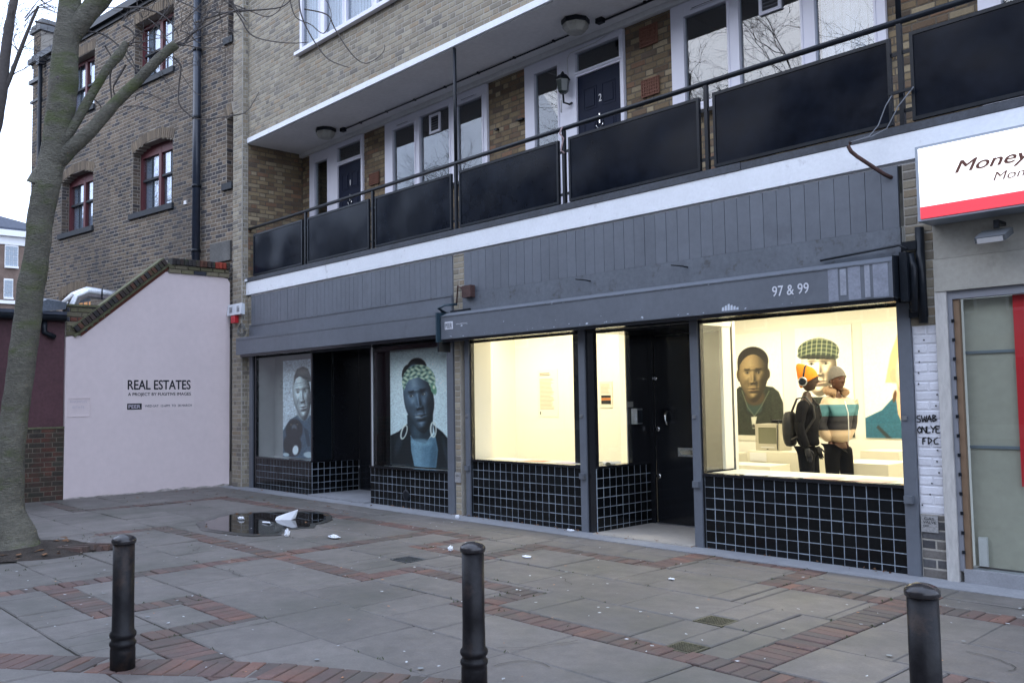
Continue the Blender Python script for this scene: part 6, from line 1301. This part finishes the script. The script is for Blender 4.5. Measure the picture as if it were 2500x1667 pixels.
def person(x, y, rz, s, lab, skinm, jacket, trouser, shoe, bulk, hatfn, hatm, hatname, WX=.05, WY=.235, WZ=1.0, hd=(.25, 0, -1)):
    t = thing('person', lab, 'person', (x, y, .018), 'gallery visitors'); L0 = (x, y, .018)
    V = [(0, 0, .98, .10, .09), (0, 0, 1.18, .115, .10), (0, 0, 1.40, .13, .11), (0, 0, 1.52, .10, .09), (.005, 0, 1.61, .055, .055), (.015, 0, 1.68, .052, .052),
         (0, -.10, .92, .09, .085), (.01, -.11, .52, .062, .062), (-.01, -.12, .12, .045, .045), (.12, -.13, .04, .035, .03),
         (0, .10, .92, .09, .085), (.03, .11, .52, .062, .062), (.02, .12, .12, .045, .045), (.15, .13, .04, .035, .03),
         (0, -.20, 1.50, .055, .055), (-.03, -.25, 1.24, .045, .045), (WX, -WY, WZ + .04, .028, .028), (0, .20, 1.50, .055, .055), (-.03, .25, 1.24, .045, .045), (WX, WY, WZ + .04, .028, .028)]
    E_ = [(0, 1), (1, 2), (2, 3), (3, 4), (4, 5), (0, 6), (6, 7), (7, 8), (8, 9), (0, 10), (10, 11), (11, 12), (12, 13), (3, 14), (14, 15), (15, 16), (3, 17), (17, 18), (18, 19)]
    V = [v[:3] + ((v[3] * .72, v[4] * .72) if k_i not in (4, 5) else v[3:]) for k_i, v in enumerate(V)]
    body = skin('body', V, E_, skinm, t, L0, rz, s)
    W = [(0, 0, 1.02 if bulk else .98, .135 + bulk * .7, .13 + bulk * .6), (0, 0, 1.14, .14 + bulk, .13 + bulk), (0, 0, 1.32, .148 + bulk, .135 + bulk), (-.005, 0, 1.47, .125 + bulk * .9, .115 + bulk * .8), (.005, 0, 1.62, .070 + bulk * .5, .072 + bulk * .5),
         (0, -.19, 1.50, .072 + bulk * .7, .072 + bulk * .7), (-.035, -.25, 1.25, .062 + bulk * .7, .062 + bulk * .7), (WX, -WY, WZ, .048 + bulk * .3, .048 + bulk * .3), (0, .19, 1.50, .072 + bulk * .7, .072 + bulk * .7), (-.035, .25, 1.25, .062 + bulk * .7, .062 + bulk * .7), (WX, WY, WZ, .048 + bulk * .3, .048 + bulk * .3)]
    skin('jacket', W, [(0, 1), (1, 2), (2, 3), (3, 4), (3, 5), (5, 6), (6, 7), (3, 8), (8, 9), (9, 10)], jacket, t, L0, rz, s)
    T_ = [(0, 0, 1.07, .128, .12), (0, -.10, .90, .105, .10), (.01, -.11, .52, .078, .075), (-.01, -.12, .11, .062, .06), (0, .10, .90, .105, .10), (.03, .11, .52, .078, .075), (.02, .12, .11, .062, .06)]
    skin('trousers', T_, [(0, 1), (1, 2), (2, 3), (0, 4), (4, 5), (5, 6)], trouser, t, L0, rz, s)
    for sy, fx_ in ((-.125, 0), (.125, .03)):
        b = MB(); b.tube([(-.07 + fx_, sy, .05), (0 + fx_, sy, .055), (.10 + fx_, sy, .04), (.17 + fx_, sy, .03)], [.045, .052, .045, .028], 10); place(b, 'shoe', shoe, t, L0, rz, s)
    h = headmesh(.03, 1.815); hd_ = place(h, 'head', skinm, t, L0, rz, s)
    for sy in (-1, 1):
        e = MB(); c = (.118, sy * .036, 1.825); e.lathe(c, [(.002, -.009), (.010, -.006), (.013, 0), (.010, .006), (.002, .009)], 8); place(e, 'eye', WHT, hd_, L0, rz, s) if False else None
        e = MB(); e.v = []; M_ = Matrix.Translation((.121, sy * .037, 1.823)); bmx = MB(); bmx.lathe((0, 0, 0), [(.001, -.006), (.009, -.004), (.012, 0), (.009, .004), (.001, .006)], 8); bmx.v = [tuple(M_ @ Vector(v)) for v in bmx.v]; place(bmx, 'eye', mat('eye_dark', (.03, .02, .02), .2), hd_, L0, rz, s)
        ea = MB(); ea.lathe((.02, sy * .086, 1.80), [(.008, -.035), (.022, -.02), (.026, .01), (.016, .032), (.004, .036)], 8); ea.v = [(v[0], sy * .086 + (v[1] - sy * .086) * .35, v[2]) for v in ea.v]; place(ea, 'ear', skinm, hd_, L0, rz, s)
    mo = MB(); mo.tube([(.128, -.022, 1.738), (.139, 0, 1.741), (.128, .022, 1.738)], .0045, 6); place(mo, 'lips', mat('lips', (.12, .04, .035), .5), hd_, L0, rz, s)
    for sy in (-1, 1):
        b = MB(); hand(b, (WX, sy * WY, WZ), (hd[0], sy * hd[1], hd[2]), sy); place(b, 'hand', skinm if bulk else mat('grey_wool_glove', (.02, .02, .024), .95), t, L0, rz, s * 1.0, True)
    place(headmesh(.03, 1.815, R=(.108, .088, .142), grow=.12, fn=hatfn), hatname, hatm, t, L0, rz, s); return t, L0
SK1 = mat('dark_skin', (.045, .022, .014), .5); SK2 = mat('brown_skin', (.10, .042, .024), .5)
DEN = mat('black_denim', (.007, .007, .009), .95, spec=.15, ns=(12, 60), na=.3, bs=90, ba=.5); TRO = mat('black_cotton', (.005, .005, .006), .95, spec=.12, ns=9, na=.3)
ORG = mat('orange_wool', (.80, .23, .012), .9, ns=60, na=.12, bs=120, ba=.6); GRW = mat('grey_wool', (.17, .155, .14), .95, ns=60, na=.2, bs=120, ba=.6)
def hat1(x, y, z, X_, Y_, Z_):
    d_ = (-.62, .78); k = max(0, x * d_[0] + z * d_[1]); X_ += -.055 * k ** 7; Z_ += .065 * k ** 7; lim = .045 - (1 - x) * .085 - .0
    if Z_ < lim + (-.0): Z_ = lim + (Z_ - lim) * .04; 
    return X_, Y_, Z_
def hat2(x, y, z, X_, Y_, Z_):
    k = max(0, -x * .5 + z * .8); X_ += -.02 * k ** 4; Z_ += .02 * k ** 4; lim = .05 - (1 - x) * .05
    if Z_ < lim: Z_ = lim + (Z_ - lim) * .04
    return X_, Y_, Z_
p1, L1_ = person(-5.50, 1.72, math.radians(14), 1.008, 'person in orange beanie, headphones, black jacket and backpack, standing in the gallery', SK1, DEN, TRO, BLM, .0, hat1, ORG, 'orange_beanie')
R1 = math.radians(14)
b = MB(); b.tube([(.0 + .0, -.115, 1.80), (.01, -.112, 1.88), (.015, -.07, 1.965), (.015, 0, 1.985), (.015, .07, 1.965), (.01, .112, 1.88), (.0, .115, 1.80)], .011, 8); hp = place(b, 'headphones', BLM, p1, L1_, R1, 1.008)
def yl(c, prof, n=16):
    b = MB(); b.lathe((0, 0, 0), prof, n); b.v = [(c[0] + v[0], c[1] - v[2], c[2] + v[1]) for v in b.v]; return b
place(yl((-.005, -.098, 1.79), [(.048, 0), (.052, .012), (.046, .028), (.030, .036)]), 'ear_cup', BLM, hp, L1_, R1, 1.008); place(yl((-.005, -.111, 1.79), [(.049, 0), (.056, .004), (.056, .012), (.048, .016)]), 'ear_cup_ring', STEEL, hp, L1_, R1, 1.008)
b = MB(); n = 10
for i in range(n + 1):
    ph = math.pi * i / n
    for j in range(14):
        th_ = 2 * math.pi * j / 14; c_, s_ = math.cos(th_), math.sin(th_); w = math.sin(ph) ** .5; b.v.append((-.205 + .08 * w * (abs(c_) ** .7) * (1 if c_ > 0 else -1), .15 * w * (abs(s_) ** .7) * (1 if s_ > 0 else -1), 1.22 + .215 * math.cos(ph)))
for i in range(n):
    for j in range(14): j2 = (j + 1) % 14; b.f.append((i * 14 + j, i * 14 + j2, (i + 1) * 14 + j2, (i + 1) * 14 + j)); b.sm.append(True)
bpk = place(b, 'bag', mat('black_nylon', (.010, .010, .012), .6, ns=20, na=.3), None, L1_, R1, 1.008); tag(bpk, 'black backpack worn by the person in the orange beanie', 'backpack')
for sy in (-1, 1):
    b = MB(); b.tube([(-.15, sy * .12, 1.42), (-.08, sy * .12, 1.585), (.02, sy * .125, 1.61), (.11, sy * .13, 1.50), (.13, sy * .15, 1.36), (.02, sy * .19, 1.18), (-.15, sy * .15, 1.10)], .014, 6); place(b, 'strap', mat('black_nylon', (0, 0, 0)), bpk, L1_, R1, 1.008)
# puffer jacket with its coloured blocks
PUF = bpy.data.materials.new('colour_block_puffer'); PUF.use_nodes = True; t_ = PUF.node_tree; p_ = t_.nodes['Principled BSDF']; ge = t_.nodes.new('ShaderNodeNewGeometry'); sx = t_.nodes.new('ShaderNodeSeparateXYZ'); mr = t_.nodes.new('ShaderNodeMapRange'); cr2 = t_.nodes.new('ShaderNodeValToRGB')
mr.inputs[1].default_value = 1.0; mr.inputs[2].default_value = 1.8; cr2.color_ramp.interpolation = 'CONSTANT'; e_ = cr2.color_ramp.elements; e_[0].position = 0; e_[0].color = (.62, .47, .33, 1); e_[1].position = .27; e_[1].color = (.022, .022, .032, 1)
q = e_.new(.49); q.color = (.07, .21, .26, 1); q = e_.new(.67); q.color = (.62, .48, .34, 1)
t_.links.new(ge.outputs['Position'], sx.inputs[0]); t_.links.new(sx.outputs[2], mr.inputs[0]); t_.links.new(mr.outputs[0], cr2.inputs[0]); t_.links.new(cr2.outputs[0], p_.inputs['Base Color']); p_.inputs['Roughness'].default_value = .65
wv = t_.nodes.new('ShaderNodeTexWave'); wv.bands_direction = 'Z'; wv.inputs['Scale'].default_value = 3.4; wv.inputs['Distortion'].default_value = 1.5; bp_ = t_.nodes.new('ShaderNodeBump'); bp_.inputs['Distance'].default_value = .012; bp_.inputs['Strength'].default_value = .35
t_.links.new(ge.outputs['Position'], wv.inputs[0]); t_.links.new(wv.outputs['Fac'], bp_.inputs['Height']); t_.links.new(bp_.outputs[0], p_.inputs['Normal'])
R2 = math.radians(-22)
p2, L2_ = person(-5.42, 2.32, R2, 1.008, 'person in grey beanie and cream, blue and black puffer jacket, standing in the gallery', SK2, PUF, TRO, BLM, .035, hat2, GRW, 'grey_beanie', WX=.0, WY=.115, WZ=1.05, hd=(0, -.1, -1))
b = MB(); b.tube([(.10 * math.cos(math.pi * (.2 + 1.6 * k / 24)) - .0, .115 * math.sin(math.pi * (.2 + 1.6 * k / 24)), 1.665 + .02 * math.cos(math.pi * (.2 + 1.6 * k / 24) + math.pi)) for k in range(25)], [.042 + .01 * (k % 2) for k in range(25)], 10, jitter=.15)
place(b, 'fur_collar', mat('tan_fur', (.38, .25, .15), 1, ns=30, na=.3, bs=60, ba=1), p2, L2_, R2, 1.008)
b = MB(); b.tube([(.185, 0, 1.02), (.20, 0, 1.2), (.20, 0, 1.4), (.15, 0, 1.55)], .006, 5); place(b, 'zip', WHT, p2, L2_, R2, 1.008)

# ================================================================== ACROSS THE STREET (seen only in reflections)
def house(x0, x1, y, h, lab, m):
    t = thing('terrace_house', lab, 'house', ((x0 + x1) / 2, y - 4, 0), 'houses across the street'); B(t, 'wall', m, (x0, x1, y - 8, y, 0, h)); B(t, 'cornice', WHT, (x0, x1, y, y + .25, h - .5, h - .2)); B(t, 'roof', SLATE, (x0, x1, y - 7, y - 1, h, h + 1.2)); B(t, 'shop_glazing', mat('dark_glazing', (.02, .025, .03), .15), (x0 + .4, x1 - .4, y + .001, y + .05, .5, 2.8)); B(t, 'shop_sign', mat('faded_sign', (.3, .25, .2), .6), (x0 + .2, x1 - .2, y + .001, y + .12, 2.9, 3.6))
    n = 3
    for k in range(n):
        for z in (4.4, 7.3, 10.0):
            xc = x0 + (k + .5) * (x1 - x0) / n; w = B(t, 'window', WHT, (xc - .55, xc + .55, y + .001, y + .06, z, z + 1.7)); B(w, 'pane', mat('dark_glazing', (0, 0, 0)), (xc - .45, xc + .45, y + .061, y + .07, z + .1, z + .8), (xc - .45, xc + .45, y + .061, y + .07, z + .9, z + 1.6))
hm = [FB, mat('far_yellow_brick', (.24, .20, .14), .9, ns=2), mat('far_painted', (.38, .38, .36), .8)]
for k in range(18): house(-100 + k * 6.2, -100 + k * 6.2 + 6.15, -25, 12.0 + (k * 7 % 4) * .8, ['brown brick', 'yellow brick', 'pale painted'][k % 3] + ' house across the street, ' + ['one', 'two', 'three', 'four', 'five', 'six', 'seven', 'eight', 'nine', 'ten', 'eleven', 'twelve', 'thirteen', 'fourteen', 'fifteen', 'sixteen', 'seventeen', 'eighteen'][k] + ' from its left end', hm[k % 3])
def big_tree(x, y, seed, lab):
    g = random.Random(seed); t = thing('tree', lab, 'tree', (x, y, 0), 'bare trees across the street'); b = MB(); b.tube([(x, y, 0), (x + .1, y, 2), (x + .2, y + .1, 4), (x + .1, y + .2, 6), (x, y, 8)], [.28, .23, .2, .15, .1], 10); b.build('trunk', TWG, t, fix=False); tb = MB()
    for k in range(17):
        z = 3.2 + k * .38; a_ = k * 2.4 + g.random(); twig(tb, Vector((x + .15, y + .1, z)), Vector((math.cos(a_), math.sin(a_), .75)), g.uniform(2.8, 4.4), .085 - .003 * k, 3, g, .02, 6, 3)
    tb.build('branches', TWG, t, stuff=True, fix=False)
    return t
bt = big_tree(-13, -15.5, 3, 'bare tree across the street, mirrored in the flat windows'); bt2 = big_tree(-5.0, -14.5, 8, 'bare branching tree across the street, mirrored in the right hand flat window')
for src, x, y in ((bt, -21, -16.5), (bt2, -30, -16), (bt, 1.5, -15.5), (bt2, -40, -16.5), (bt, -52, -16), (bt2, -66, -17)):
    c = copy_tree(src); c.location = (x, y, 0); c['label'] = 'bare tree across the street at x %d' % x if False else {-21: 'bare tree across the street, second from the left', -30: 'leftmost bare tree across the street', 1.5: 'rightmost bare tree across the street', -40: 'bare tree across the street far up the road, third from the end', -52: 'bare tree across the street far up the road, next to last', -66: 'farthest bare tree across the street up the road'}[x]
flush()
